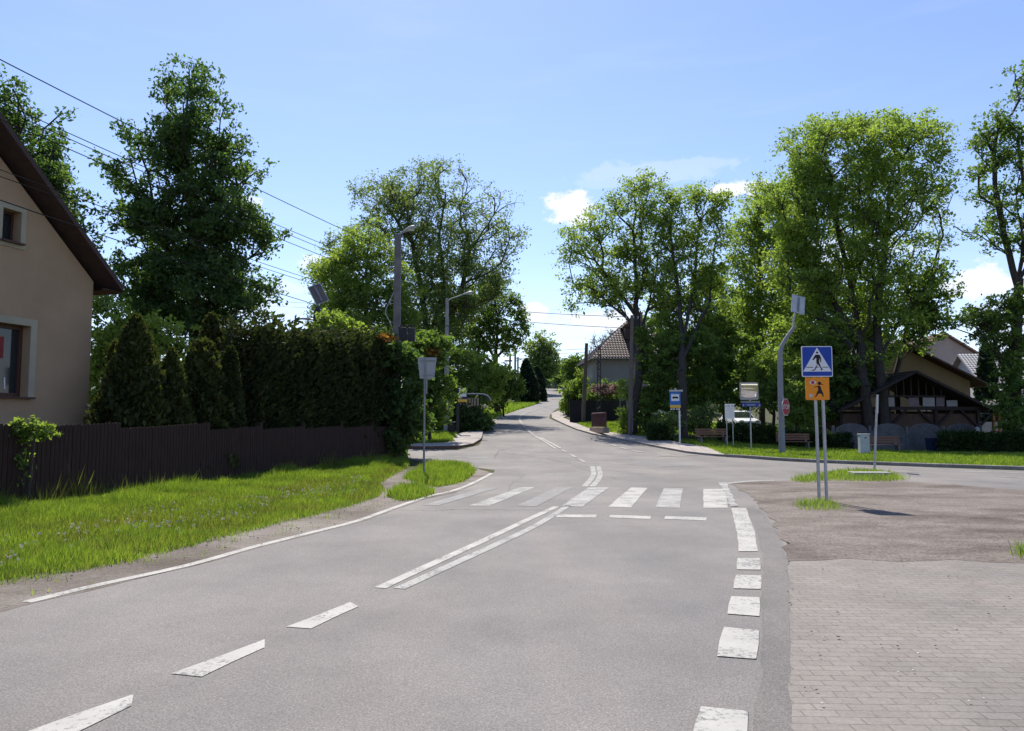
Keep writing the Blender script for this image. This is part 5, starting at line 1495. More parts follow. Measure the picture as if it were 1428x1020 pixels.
# ------------------------------------------------------------------ vehicles
def car(root, paint_m, L=4.2, Wd=1.75, Ht=1.48, van_=False):
    """front towards local -y"""
    hw = Wd / 2
    # side profile (y,z)
    if van_:
        lower = [(-L / 2, .35), (-L / 2, .85), (-L / 2 + .55, 1.12), (L / 2 - .02, 1.12), (L / 2, .35)]
        cab = [(-L / 2 + .6, 1.1), (-L / 2 + 1.25, Ht - .1), (-L / 2 + 1.6, Ht), (L / 2 - .15, Ht), (L / 2 - .03, 1.1)]
    else:
        lower = [(-L / 2, .32), (-L / 2 - .02, .55), (-L / 2 + .1, .72), (-L / 2 + 1.05, .92), (L / 2 - .55, .98), (L / 2 - .08, .9), (L / 2, .6), (L / 2, .32)]
        cab = [(-L / 2 + 1.0, .90), (-L / 2 + 1.75, Ht - .06), (-L / 2 + 2.1, Ht), (L / 2 - 1.1, Ht - .02), (L / 2 - .3, .95)]
    def loft(prof, hw0, hw1, zr):
        vs = []; n = len(prof)
        for s in (-1, 1):
            for (y, z) in prof:
                t = (z - zr[0]) / (zr[1] - zr[0]); vs.append((s * (hw0 + (hw1 - hw0) * t), y, z))
        tri = tessellate_polygon([[Vector((p[0], p[1], 0)) for p in prof]])
        fs = [tuple(t) for t in tri] + [tuple(i + n for i in t) for t in tri] + [(i, (i + 1) % n, (i + 1) % n + n, i + n) for i in range(n)]
        return vs, fs
    def bevelled(name, vs, fs, m, b):
        bm = bmesh.new(); vv = [bm.verts.new(v) for v in vs]
        for f in fs:
            try: bm.faces.new([vv[i] for i in f])
            except ValueError: pass
        bmesh.ops.recalc_face_normals(bm, faces=bm.faces[:])
        es = [e for e in bm.edges if len(e.link_faces) == 2 and e.calc_face_angle(0) > .35]
        bmesh.ops.bevel(bm, geom=es, offset=b, segments=3, affect='EDGES', profile=.5)
        for f in bm.faces: f.smooth = True
        me = bpy.data.meshes.new(name); bm.to_mesh(me); bm.free()
        return link(name, me, m, root)
    v, f = loft(lower, hw, hw * .97, (.3, 1.0)); bevelled('body', v, f, paint_m, .06)
    v, f = loft(cab, hw * .95, hw * .78, (.9, Ht)); bevelled('cabin', v, f, paint_m, .07)
    # glass set 3 mm proud of the cabin
    def cw_(z): return hw * .95 + (hw * .78 - hw * .95) * (z - .9) / (Ht - .9)
    (y0, z0), (y1, z1) = cab[0], cab[1]
    def wp(t, s, off=.012):
        y = y0 + (y1 - y0) * t; z = z0 + (z1 - z0) * t
        return (s * (cw_(z) - .1), y - off, z + off * .5)
    MB().add([wp(.08, -1), wp(.08, 1), wp(.93, 1), wp(.93, -1)], [(0, 1, 2, 3)]).build('windscreen', M['glass'], root)
    zt, zb = Ht - .14, 1.0
    for s in (-1, 1):
        ya = y0 + (y1 - y0) * .35; yb = cab[3][0] + (cab[4][0] - cab[3][0]) * .35
        MB().add([(s * (cw_(zb) + .008), ya, zb), (s * (cw_(zb) + .008), yb + .1, zb), (s * (cw_(zt) + .008), yb - .15, zt), (s * (cw_(zt) + .008), y1 + .05, zt)], [(0, 1, 2, 3)]).build('side_window', M['glass'], root)
        MB().bbox((s * (hw * .97 + .1), y0 + .35, 1.0), (.18, .1, .13), .03).build('wing_mirror', paint_m, root)
        MB().sphere((s * (hw - .28), lower[1][0] + .04, .68), (.2, .07, .09), 10, 7).build('headlight', M['headlight'], root)
    MB().bbox((0, lower[1][0] + .02, .48), (.95, .07, .16), .02).build('grille', M['dark_metal'], root)
    MB().bbox((0, -L / 2 - .035, .40), (.5, .02, .11), .006).build('number_plate', M['white_matte'], root)
    for sx in (-1, 1):
        for sy in (-L / 2 + .82, L / 2 - .78):
            t_ = MB().tube([(sx * (hw - .2), sy, .31), (sx * (hw + .012), sy, .31)], .31, 18).build('wheel', M['tyre'], root)
            MB().tube([(sx * (hw + .0), sy, .31), (sx * (hw + .02), sy, .31)], .19, 14).build('rim', M['rim'], t_)

car(van, M['car_white'], 4.9, 1.95, 2.75, True)
q = at_g(1031, 57)
c1 = thing('parked_car', 'white car parked facing the road behind the notice board', 'car', q, R(4), 'cars parked behind the park'); car(c1, M['car_white'])
q = at_g(913, 60)
c2 = thing('parked_car', 'silver white car mostly hidden by bushes behind the bus stop sign', 'car', q, R(-62), 'cars parked behind the park'); car(c2, M['car_silver'])

# ------------------------------------------------------------------ posts, lamps, wires
def lamp_head(name, root, loc, rz, L=.62, tilt=8):
    rot = Matrix.Rotation(rz, 4, 'Z') @ Matrix.Rotation(R(-tilt), 4, 'Y')
    prof = [(0, .045), (.08, .07), (.2, .1), (.36, .14), (.5, .14), (.58, .1), (L, .03)]
    mb = MB(); vs = []; n = 12
    for (x, r) in prof:
        for k in range(n):
            t = 2 * math.pi * k / n
            z = math.sin(t) * r * (.9 if math.sin(t) > 0 else .45)
            vs.append(rot @ Vector((x * 1.25, math.cos(t) * r, z)) + Vector(loc))
    fs = [(i * n + k, i * n + (k + 1) % n, (i + 1) * n + (k + 1) % n, (i + 1) * n + k) for i in range(len(prof) - 1) for k in range(n)]
    mb.add(vs, fs + [tuple(range(n)), tuple(range(len(vs) - n, len(vs)))], True)
    o = mb.build(name, M['lamp_grey'], root)
    MB().sphere(rot @ Vector((.5, 0, -.045)) + Vector(loc), (.17, .1, .055), 12, 6).build('lamp_glass', M['lamp_glass'], o)
    return o

# tall concrete pole that carries the wires
pX = at(552, 600, 33.5)[0]
pole = thing('utility_pole', 'tall square concrete utility pole with a lamp on top, carrying the wires over the hedge', 'utility pole', (pX, 33.5, gz(pX, 33.5)))
mb = MB(); mb.box((0, 0, 4.9), (.36, .34, 10.0), taper=.72)
rg_ = mb
for k in range(17): 
    z = 3.6 + k * .38; s_ = .36 * (1 - .28 * (z + .1) / 10)
    rg_.box((0, 0, z), (s_ + .012, s_ * .94 + .012, .05))
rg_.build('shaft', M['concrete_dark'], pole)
lamp_head('lamp_head', pole, (.16, -.1, 9.95), R(-25), .62, 16)
MB().tube([(-.1, 0, 7.4), (-.32, -.04, 6.9), (-.48, -.06, 6.55), (-.52, -.06, 6.3), (-.3, -.05, 5.9), (-.13, 0, 5.4)], .022, 7).build('cable_loop', M['lamp_grey'], pole)
bx_ = MB(); bx_.bbox((.28, -.05, 5.4), (.34, .26, .55), .02); bx_.bbox((.66, -.02, 5.35), (.3, .24, .6), .02); bx_.box((.4, 0, 5.75), (.9, .06, .06))
bx_.build('switch_box', M['dark_metal'], pole)
for z in (9.3, 8.4, 8.2, 7.9, 6.9, 6.75, 5.9):
    MB().tube([(-.14, 0, z), (-.3, -.05, z), (-.3, -.05, z + .03)], .018, 6).sphere((-.3, -.05, z), (.045, .045, .06), 8, 6).build('insulator', M['lamp_grey'], pole)

def wire(p, q, sag, rad, label, group='overhead wires'):
    P = [Vector(p) + (Vector(q) - Vector(p)) * t - Vector((0, 0, sag * 4 * t * (1 - t))) for t in np.linspace(0, 1, 30)]
    o0 = P[0].copy()
    o = MB().tube([a - o0 for a in P], rad * .8, 5).build('overhead_wire', M['wire'])
    o.location = o0
    return tag(o, label, 'wire', group)
farend = Vector((pX, 33.5, gz(pX, 33.5)))
for k, (z0, zm, dx, rad, lab) in enumerate([(9.3, 8.95, 0, .016, 'topmost wire over the roof of the beige house'), (8.4, 8.1, -.05, .013, 'upper wire of the close pair under the topmost wire'), (8.2, 7.95, .1, .013, 'lower wire of the close pair under the topmost wire'),
                                             (7.9, 7.75, 0, .014, 'single wire passing just below the close pair'), (6.9, 6.72, .0, .012, 'thin wire crossing the upper roof edge of the beige house'), (6.75, 6.55, .2, .012, 'thin wire crossing the gable above the small window'),
                                             (5.9, 6.12, 0, .016, 'lowest wire sagging across the gable by the small window')]):
    a = farend + Vector((-.3, -.05, z0 - farend.z)); 
    b = Vector((pX - .26 * 40 + dx, 33.5 - .966 * 40, 2 * zm + .9 - z0 + .0))
    wire(a, b, .45, rad, lab)
for k, (px_, py_, z0, lab) in enumerate([(372, 384, 6.5, 'faint upper service wire running off behind the chestnut'), (372, 391, 6.3, 'faint lower service wire running off behind the chestnut'), (360, 425, 4.7, 'faint service wire just above the hedge top')]):
    b = at(px_ - 130, py_ + 22, 52)
    wire(Vector((pX, 33.6, z0 + .4)), b, .25, .008, lab)

# grey street lamp on the corner
q = at_g(622.5, 49)
sl = thing('street_lamp', 'slim grey concrete street lamp with a short arm on the far corner', 'street lamp', q)
MB().tube([(0, 0, -.1), (0, 0, 4), (0, 0, 8.75)], [.19, .155, .11], 10).build('post', M['concrete'], sl)
MB().tube([(.02, 0, 8.6), (.3, 0, 8.75), (1.0, -.1, 8.98)], .035, 7).build('arm', M['galv'], sl)
lamp_head('lamp_head', sl, (.98, -.1, 8.98), 0, .62, 12)
cl = MB(); cl.tube([(0, 0, 5.0), (0, 0, 5.06)], .17, 10); cl.tube([(0, 0, 6.9), (0, 0, 6.95)], .15, 10); cl.tube([(.18, -.05, 5.9), (.2, -.05, 6.9)], .03, 6)
cl.build('clamp', M['dark_metal'], sl)

# solar crossing lamps
def solar_panel(root, c, w, h, tilt, yaw, roll, mback, mcell):
    rot = Matrix.Rotation(yaw, 3, 'Z') @ Matrix.Rotation(roll, 3, 'Y') @ Matrix.Rotation(tilt, 3, 'X')
    c = Vector(c)
    o = MB().bbox(c, (w, .035, h), .008, rot).build('solar_panel', mback, root)
    fr = MB()
    for s in (-1, 1):
        fr.bbox(c + rot @ Vector((s * (w / 2 - .015), -.004, 0)), (.035, .05, h + .01), .005, rot)
        fr.bbox(c + rot @ Vector((0, -.004, s * (h / 2 - .015))), (w - .06, .05, .035), .005, rot)
    fr.build('panel_frame', M['galv'], o)
    MB().bbox(c + rot @ Vector((0, .019, 0)), (w - .08, .006, h - .08), .002, rot).build('cells', M['navy'], o)
    MB().box(c + rot @ Vector((0, -.035, .0)), (.09, .05, h * .8), rot).build('panel_bracket', M['galv_dull'], o)
    return o
q = at_g(440, 34.5)
s1 = thing('solar_street_lamp', 'solar lamp with a tilted panel and battery box rising behind the dark hedge', 'solar lamp', q)
MB().tube([(0, 0, -.1), (0, 0, 5.4), (0, 0, 6.15)], [.11, .085, .08], 10).build('post', M['galv_dull'], s1)
MB().tube([(0, 0, 5.85), (0, 0, 6.42), (0, 0, 6.75)], [.21, .205, .07], 12).build('battery_box', M['dark_metal'], s1)
MB().tube([(.55, 0, 6.0), (.1, 0, 6.1), (-.8, -.02, 6.19)], .045, 8).build('arm', M['galv'], s1)
MB().bbox((-.62, -.02, 6.18), (.6, .2, .07), .02).build('lamp_head', M['lamp_grey'], s1)
solar_panel(s1, (.02, -.05, 7.32), .62, 1.0, R(-20), R(22), R(-24), M['solar_dark'], M['navy'])
q = at_g(1090, 35)
s2 = thing('solar_street_lamp', 'grey bent solar lamp post on the lawn with the stop sign', 'solar lamp', q)
MB().tube([(0, 0, -.1), (0, 0, 1.2), (0, 0, 3.2), (.02, 0, 4.75)], [.15, .14, .125, .11], 12).build('post', M['post_grey'], s2)
MB().tube([(.02, 0, 4.6), (.08, 0, 5.0), (.3, 0, 5.4), (.5, 0, 5.68), (.7, 0, 5.95)], [.105, .1, .09, .085, .08], 10).build('arm', M['post_grey'], s2)
MB().tube([(.66, 0, 5.75), (.7, 0, 6.4), (.85, .02, 6.7)], .05, 8).build('panel_post', M['galv'], s2)
solar_panel(s2, (.93, 0, 7.02), .66, .92, R(-14), R(8), R(13), M['solar_back'], M['navy'])
MB().tube([(0, 0, 0), (0, 0, .12)], .19, 12).build('foot', M['dark_metal'], s2)

def octagon(r): return [(r * math.cos(R(22.5 + 45 * k)), r * math.sin(R(22.5 + 45 * k))) for k in range(8)]
def text_mesh(name, txt, size, m, parent, loc, rot, ex=.001):
    cu = bpy.data.curves.new(name, 'FONT'); cu.body = txt; cu.size = size; cu.align_x = 'CENTER'; cu.align_y = 'CENTER'; cu.extrude = ex
    tmp = bpy.data.objects.new(name, cu); COL.objects.link(tmp)
    dg = bpy.context.evaluated_depsgraph_get(); dg.update()
    me = bpy.data.meshes.new_from_object(tmp.evaluated_get(dg))
    bpy.data.objects.remove(tmp); bpy.data.curves.remove(cu)
    me.name = name; me.materials.clear()
    o = link(name, me, m, parent); o.location = loc; o.rotation_euler = rot
    return o
FR = (math.pi / 2, 0, 0)
# stop sign hung on the bent post, turned towards the side street
st = thing('stop_sign', 'red octagonal stop sign seen at a sharp angle, fixed to the bent solar lamp post', 'road sign', (q[0] + .14, q[1] - .22, q[2] + 2.22), R(46))
MB().prism(octagon(.42), -.006, .006, 'y').build('plate', M['white_matte'], st)
MB().prism(octagon(.395), -.010, -.007, 'y').build('red_face', M['sign_red'], st)
text_mesh('lettering', 'STOP', .30, M['white_matte'], st, (0, -.0125, 0), FR)
MB().box((0, .06, .12), (.06, .1, .05)).box((0, .06, -.12), (.06, .1, .05)).build('bracket', M['galv_dull'], st)

# pedestrian crossing sign on twin posts, with the yellow children plate
b1 = G(1145, 700)
ps = thing('pedestrian_crossing_sign', 'blue pedestrian crossing sign above an orange running girl plate on twin grey posts', 'road sign', tuple(b1), R(-4))
sc = b1[1] / FPX
for dx, dz in ((-.035, 0), (.115, .015)):
    mb = MB().tube([(dx, 0, -.2), (dx + .0, .02, 1.5), (dx - .02, .03, 3.08)], .034, 10).build('post', M['galv'], ps)
zc = b1[2] + 0.0
def sgn(name, x0, x1, z0, z1, y, d, m, parent, b=.0):
    mb = MB()
    if b: 
        r = b; pts = []
        for (cx_, cz_, a0) in ((x1 - r, z1 - r, 0), (x0 + r, z1 - r, 90), (x0 + r, z0 + r, 180), (x1 - r, z0 + r, 270)):
            for k in range(5): pts.append((cx_ + r * math.cos(R(a0 + 22.5 * k)), cz_ + r * math.sin(R(a0 + 22.5 * k))))
        mb.prism(pts, y - d, y, 'y')
    else: mb.box(((x0 + x1) / 2, y - d / 2, (z0 + z1) / 2), (x1 - x0, d, z1 - z0))
    return mb.build(name, m, parent)
zt = at(1143, 483.5, b1[1])[2] - b1[2]; zb = at(1143, 526, b1[1])[2] - b1[2]
xw = .625; xc = -.02
SY = -.045
plate = sgn('crossing_plate', xc - xw / 2, xc + xw / 2, zb, zt, SY, .025, M['sign_back'], ps, .03)
sgn('white_border', xc - xw / 2, xc + xw / 2, zb, zt, SY - .026, .003, M['white_matte'], plate, .03)
bb_ = .018
sgn('blue_face', xc - xw / 2 + bb_, xc + xw / 2 - bb_, zb + bb_, zt - bb_, SY - .030, .003, M['blue'], plate, .02)
hh = zt - zb
tri = [(xc - xw * .465, zb + hh * .17), (xc + xw * .465, zb + hh * .17), (xc + .004, zb + hh * .955)]
MB().prism(tri, SY - .036, SY - .034, 'y').build('white_triangle', M['white_matte'], plate)
def picto(polys, S, ox_, oz_, y, d, m, parent, name='pictogram', discs=()):
    mb = MB()
    for p in polys: mb.prism([(ox_ + a * S, oz_ + b * S) for a, b in p], y - d, y, 'y')
    for (a, b, r) in discs: mb.prism([(ox_ + a * S + r * S * math.cos(t), oz_ + b * S + r * S * math.sin(t)) for t in np.linspace(0, 2 * math.pi, 15)[:-1]], y - d, y, 'y')
    return mb.build(name, m, parent)
# walking man, read off the photo (sign = 1 unit wide, origin lower left of the plate)
man = [[(.44, .73), (.57, .74), (.585, .62), (.555, .48), (.47, .48), (.475, .60)],                                       # torso
       [(.44, .73), (.40, .66), (.345, .57), (.37, .545), (.45, .62), (.50, .68)],                                         # front arm
       [(.56, .74), (.60, .70), (.635, .60), (.625, .48), (.595, .475), (.60, .59), (.56, .66)],                           # rear arm
       [(.47, .50), (.53, .50), (.50, .40), (.44, .33), (.40, .235), (.31, .225), (.31, .205), (.415, .205), (.475, .32), (.50, .36)],   # front leg
       [(.49, .50), (.56, .50), (.60, .36), (.67, .25), (.665, .225), (.60, .205), (.60, .23), (.63, .25), (.57, .34), (.515, .42)]]
picto(man, xw, xc - xw / 2, zb, SY - .037, .002, M['black'], plate, discs=((.505, .805, .036),))
picto([[(.13, .305), (.37, .305), (.37, .325), (.14, .325)], [(.47, .305), (.545, .305), (.54, .325), (.475, .325)], [(.67, .305), (.86, .305), (.85, .325), (.67, .325)]], xw, xc - xw / 2, zb, SY - .037, .002, M['black'], plate, 'stripes')
oz1 = zb - .012; oz0 = at(1143, 558, b1[1])[2] - b1[2]; ow = .475
op_ = sgn('children_plate', xc - ow / 2, xc + ow / 2, oz0, oz1, SY + .012, .025, M['orange'], ps, .012)
gs = ow
girl = [[(.50, .60), (.56, .62), (.62, .60), (.66, .45), (.74, .27), (.44, .27), (.53, .45)],                                # dress
        [(.52, .58), (.36, .535), (.36, .565), (.44, .585), (.55, .625)],                                                  # arm
        [(.46, .28), (.54, .28), (.47, .19), (.40, .11), (.36, .115), (.40, .17)], [(.64, .28), (.72, .28), (.75, .19), (.73, .12), (.70, .13), (.69, .19)],
        [(.60, .72), (.68, .70), (.76, .68), (.73, .655), (.64, .67), (.58, .68)]]
picto(girl, gs, xc - ow / 2, oz0, SY - .014, .002, M['black'], op_, 'pictogram', discs=((.58, .72, .075),))
picto([[(.14, .76), (.30, .87), (.46, .76), (.30, .65)]], gs, xc - ow / 2, oz0, SY - .014, .0015, M['white_matte'], op_, 'emblem')
picto([], gs, xc - ow / 2, oz0, SY - .016, .0015, M['sign_red'], op_, 'emblem_dot', discs=((.30, .76, .075),))
picto([[(.13, .12), (.27, .12), (.27, .25), (.13, .25)]], gs, xc - ow / 2, oz0, SY - .014, .0015, M['solar_back'], op_, 'sticker')
MB().box((.04, -.02, zt - .15), (.36, .04, .04)).box((.04, -.02, zb + .1), (.36, .04, .04)).build('clamp', M['galv_dull'], ps)

# sign seen from behind on the left verge
b2 = G(591, 667)
bs = thing('road_sign', 'grey back of a road sign on a post in the left grass patch', 'road sign', tuple(b2), R(5))
k_ = b2[1] / FPX
z1 = at(591, 499, b2[1])[2] - b2[2]; z0 = at(591, 528.5, b2[1])[2] - b2[2]
MB().tube([(0, 0, -.2), (0, .02, z1 - .03)], .032, 10).build('post', M['galv_dull'], bs)
x0_ = .06
MB().prism([(x0_ - .27, z1), (x0_ + .29, z1), (x0_ + .22, z0), (x0_ - .2, z0)], -.03, .0, 'y').build('plate', M['sign_back'], bs).location = (0, -.04, 0)
MB().box((.02, -.09, (z0 + z1) / 2), (.05, .04, z1 - z0 - .04)).box((.1, -.085, z0 + .1), (.3, .03, .04)).box((.1, -.085, z1 - .1), (.4, .03, .04)).build('bracket', M['galv_dull'], bs)
MB().tube([(.05, .0, z0 - .45), (.05, 0, z0 + .0)], .03, 8).build('lamp_tube', M['galv_dull'], bs)
# leaning sign post with its back turned, on the right
b3 = G(1219, 657)
bs2 = thing('road_sign', 'narrow grey sign back on a leaning post beside the concrete slab', 'road sign', tuple(b3), R(0))
kk = b3[1] / FPX
def rel(px, py): 
    v = at(px, py, b3[1]); return (v[0] - b3[0], v[2] - b3[2])
tp = rel(1223.5, 551); bt = rel(1221, 577)
MB().tube([(0, 0, -.2), (tp[0] * .5, 0, tp[1] * .5), (tp[0], 0, tp[1])], .036, 10).build('post', M['galv'], bs2)
mb = MB().bbox(((tp[0] + bt[0]) / 2 + .0, -.06, (tp[1] + bt[1]) / 2), (.60, .02, tp[1] - bt[1]), .006, Matrix.Rotation(R(70), 3, 'Z') @ Matrix.Rotation(R(3), 3, 'X'))
mb.build('plate', M['sign_back'], bs2)
slabq = G(1213, 664.5)
cs = MB().bbox((0, 0, .06), (1.1, .6, .14), .02, Matrix.Rotation(R(-6), 3, 'Z')).build('concrete_slab', M['concrete']); cs.location = (slabq[0], slabq[1], slabq[2] - .0)
tag(cs, 'pale concrete slab lying in the grass tuft beside the leaning sign post', 'slab')

# bus stop signs
def bus_icon(parent, w, z, y, m):
    picto([[(.1, .42), (.1, .66), (.16, .72), (.88, .72), (.93, .42)]], w, -w / 2, z, y, .002, m, parent, 'bus_pictogram', discs=((.28, .40, .09), (.74, .40, .09)))
q = at_g(952, 40)
br_ = thing('bus_stop_sign', 'blue and yellow bus stop sign on a white post in front of a dark trunk', 'bus stop sign', (q[0], q[1], q[2] + .1), R(-4))
def rz2(py): return at(945, py, 40)[2] - q[2] - .1
MB().tube([(-.16, -.06, 0), (-.16, -.06, rz2(553))], .045, 10).build('post', M['white'], br_)
x0, x1 = -.66, -.1
sgn('top_rail', x0 - .02, x1 + .12, rz2(546.5), rz2(544), -.1, .06, M['galv'], br_)
pl = sgn('plate', x0, x1, rz2(569), rz2(547), -.1, .02, M['blue_bus'], br_)
sgn('white_square', x0 + .07, x1 - .07, rz2(559.5), rz2(550), -.121, .002, M['white_matte'], pl)
ic = thing  # noqa
oo = MB()
cxm = (x0 + x1) / 2; zi = rz2(555.8)
oo.prism([(cxm - .15, zi), (cxm - .15, zi + .05), (cxm - .11, zi + .09), (cxm + .13, zi + .09), (cxm + .16, zi + .05), (cxm + .16, zi)], -.1255, -.1235, 'y')
for s in (-.08, .09): oo.prism([(cxm + s + .032 * math.cos(t), zi + .032 * math.sin(t)) for t in np.linspace(0, 6.28, 11)[:-1]], -.1285, -.1262, 'y')
oo.build('bus_pictogram', M['black'], pl)
sgn('yellow_strip', x0, x1, rz2(569), rz2(565), -.121, .002, M['yellow'], pl)
nm = MB()
for k, xx in enumerate((-.60, -.5, -.42, -.3, -.2)): nm.box((xx, -.11, rz2(570.8)), ((.07, .05, .04, .06, .07)[k], .02, .07))
nm.build('line_numbers', M['white_matte'], br_)
sgn('line_board', x0, x1, rz2(573), rz2(569.2), -.09, .012, M['black'], br_)
hs_ = MB(); hs_.tube([(-.36, -.1, rz2(544)), (-.36, -.1, rz2(541.5))], .05, 8); hs_.build('rail_knob', M['galv'], br_)

q = at_g(638.5, 46)
bl_ = thing('bus_stop_sign', 'violet and orange bus stop sign on a dark post on the far corner', 'bus stop sign', (q[0], q[1], q[2] + .13), R(5))
def rz3(py): return at(644, py, 46)[2] - q[2] - .13
MB().bbox((-.02, .02, 1.45), (.14, .1, 3.0), .015).build('post', M['dark_metal'], bl_)
x0, x1 = .04, .56
pl = sgn('plate', x0 - .06, x1, rz3(561), rz3(541), -.06, .03, M['violet'], bl_)
sgn('white_square', x0 + .03, x1 - .06, rz3(553.5), rz3(543), -.091, .002, M['white_matte'], pl)
oo = MB(); cxm = (x0 + x1) / 2 - .015; zi = rz3(549)
oo.prism([(cxm - .15, zi), (cxm - .15, zi + .05), (cxm - .11, zi + .09), (cxm + .13, zi + .09), (cxm + .16, zi + .05), (cxm + .16, zi)], -.0955, -.0935, 'y')
for s in (-.08, .09): oo.prism([(cxm + s + .032 * math.cos(t), zi + .032 * math.sin(t)) for t in np.linspace(0, 6.28, 11)[:-1]], -.0985, -.0962, 'y')
oo.build('bus_pictogram', M['black'], pl)
sgn('orange_strip', x0 - .06, x1, rz3(561), rz3(557), -.091, .002, M['yellow'], pl)
# small shelter behind it
q = at_g(658, 50)
sh = thing('bus_shelter', 'small bus shelter with a rounded grey roof swallowed by shrubs', 'bus shelter', (q[0], q[1], q[2] + .05), R(12))
mb = MB()
arc_ = [(-1.0, 2.42), (.55, 2.42), (.85, 2.34), (1.05, 2.15), (1.12, 1.95), (1.07, 1.95), (1.0, 2.12), (.82, 2.28), (.53, 2.36), (-1.0, 2.36)]
mb.prism(arc_, -1.0, .6, 'y'); mb.build('roof', M['galv'], sh)
for x in (-.95, .6):
    for y in (-.85, .5): MB().tube([(x, y, 0), (x, y, 2.38)], .035, 8).build('post', M['dark_metal'], sh)
MB().box((-.2, .52, 1.3), (1.5, .02, 1.7)).build('back_pane', M['glass'], sh)
for k, px_ in enumerate((655, 661.5, 663.8)):
    q = at_g(px_, 56 + k)
    o = MB().tube([(0, 0, -.1), (0, 0, .95)], [.06, .05], 8).sphere((0, 0, .95), .05, 8, 4).build('wooden_stake', M['wood_pole']); o.location = q
    tag(o, 'short dark wooden stake standing on the verge past the bus shelter', 'stake', 'stakes past the shelter')
q = at_g(629, 46.5)
lb_ = thing('litter_bin', 'small grey topped litter bin beside the grey street lamp', 'bin', (q[0], q[1], q[2]))
MB().bbox((0, 0, .42), (.42, .34, .7), .02).build('body', M['dark_metal'], lb_); MB().bbox((0, 0, .80), (.52, .42, .07), .015).build('lid', M['concrete'], lb_)

# notice board
q = at_g(1008, 38.2)
nb = thing('notice_board', 'white upright notice board on two thin steel legs on the lawn', 'notice board', q, R(-6))
def rz4(py): return at(1018, py, 38.2)[2] - q[2]
for x in (.2, .5): MB().tube([(x, 0, -.1), (x, 0, rz4(580))], .024, 8).build('leg', M['galv'], nb)
x0, x1 = .12, .58
bd = sgn('board', x0, x1, rz4(584.5), rz4(563.5), -.02, .03, M['board_white'], nb)
pr = MB()
for k, (xx, ww) in enumerate(((.17, .06), (.26, .1), (.36, .05), (.46, .13))): pr.box((xx + ww / 2 - .03, -.0515, rz4(566.9) + .02 * (k % 2)), (ww * .85, .002, .07))
pr.build('heading', M['lamp_grey'], bd)
pr = MB(); rgx = random.Random(5)
for j in range(13):
    z = rz4(569) - j * .038
    pr.box((.35 - (.06 if j % 4 == 3 else 0), -.0512, z), (.36 - (.12 if j % 4 == 3 else 0), .0015, .008))
pr.build('small_print', pmat('print_grey', (.45, .44, .47)), bd)

# traffic mirror with street name plate
q = at_g(1047, 36.5)
tm = thing('traffic_mirror', 'square grey framed traffic mirror above a blue street name plate on a thin post', 'traffic mirror', q, R(-3))
def rz5(py): return at(1047, py, 36.5)[2] - q[2]
MB().tube([(0, 0, -.1), (0, 0, rz5(548))], .036, 10).build('post', M['galv'], tm)
x0, x1 = -.50, .38
fr = sgn('frame', x0, x1, rz5(558), rz5(533.5), -.06, .05, pmat('mirror_frame', (.40, .36, .35), (.32, .29, .28), 4, .6), tm, .09)
# convex mirror face
nxs = 14; zc_ = (rz5(557) + rz5(534.5)) / 2; hz_ = (rz5(534.5) - rz5(557)) / 2 - .05; hx_ = (x1 - x0) / 2 - .05; xc_ = (x0 + x1) / 2
vs = []; fs = []
for j in range(nxs + 1):
    for i in range(nxs + 1):
        a = -1 + 2 * i / nxs; b = -1 + 2 * j / nxs
        vs.append((xc_ + a * hx_, -.125 - .03 * (1 - (a * a + b * b) / 2) - .034 * b, zc_ + b * hz_))
for j in range(nxs):
    for i in range(nxs): fs.append((j * (nxs + 1) + i, j * (nxs + 1) + i + 1, (j + 1) * (nxs + 1) + i + 1, (j + 1) * (nxs + 1) + i))
mb = MB(); mb.add(vs, fs, True); mb.build('mirror_face', M['mirror'], fr)
np_ = sgn('name_plate', -.42, .5, rz5(567.5), rz5(562.3), -.05, .02, M['navy'], tm)
pr = MB()
for k in range(8): pr.box((-.17 + k * .055, -.0715, rz5(565)), (.035, .002, .04 + .012 * (k % 3)))
for xx in (-.34, .42): pr.prism([(xx - .04, rz5(565) - .05), (xx + .04, rz5(565) - .05), (xx, rz5(565) + .05)], -.0725, -.0705, 'y')
pr.build('lettering', M['solar_back'], np_)
for zz in (rz5(563), ): sgn('name_plate_rear', -.46, .44, rz5(562), rz5(559.6), -.03, .02, M['galv_dull'], tm)

# leaning utility pole beside the maple
q = at_g(878.5, 45)
up_ = thing('utility_pole', 'slim grey utility pole standing against the leaning maple trunk', 'utility pole', q)
tpx = at(881.5, 440, 45)
MB().tube([(0, 0, -.1), ((tpx[0] - q[0]) * .5, 0, (tpx[2] - q[2]) * .5), (tpx[0] - q[0], 0, tpx[2] - q[2])], [.15, .13, .1], 10).build('shaft', M['wood_pole'], up_)
ca = MB(); ca.box((tpx[0] - q[0], -.02, tpx[2] - q[2] - .25), (.8, .07, .09)); ca.build('crossarm', M['dark_metal'], up_)
for s in (-.35, .35): MB().tube([(tpx[0] - q[0] + s, -.02, tpx[2] - q[2] - .22), (tpx[0] - q[0] + s, -.02, tpx[2] - q[2] - .05)], [.03, .045], 8).build('insulator', M['lamp_grey'], up_)
MB().tube([(.14, -.05, .3), (.16, -.05, 3.2)], .03, 7).build('cable_guard', M['galv'], up_)
lq = at_g(622.5, 49)
wire((lq[0] + .1, 49, at(622, 425.5, 49)[2]), (tpx[0] - .2, 45, at(880, 442, 45)[2]), .12, .02, 'upper of the two wires spanning the road to the leaning maple', 'wires across the road')
wire((lq[0] + .1, 49, at(622, 438, 49)[2]), (tpx[0] - .1, 45, at(880, 458, 45)[2]), .12, .02, 'lower of the two wires spanning the road to the leaning maple', 'wires across the road')

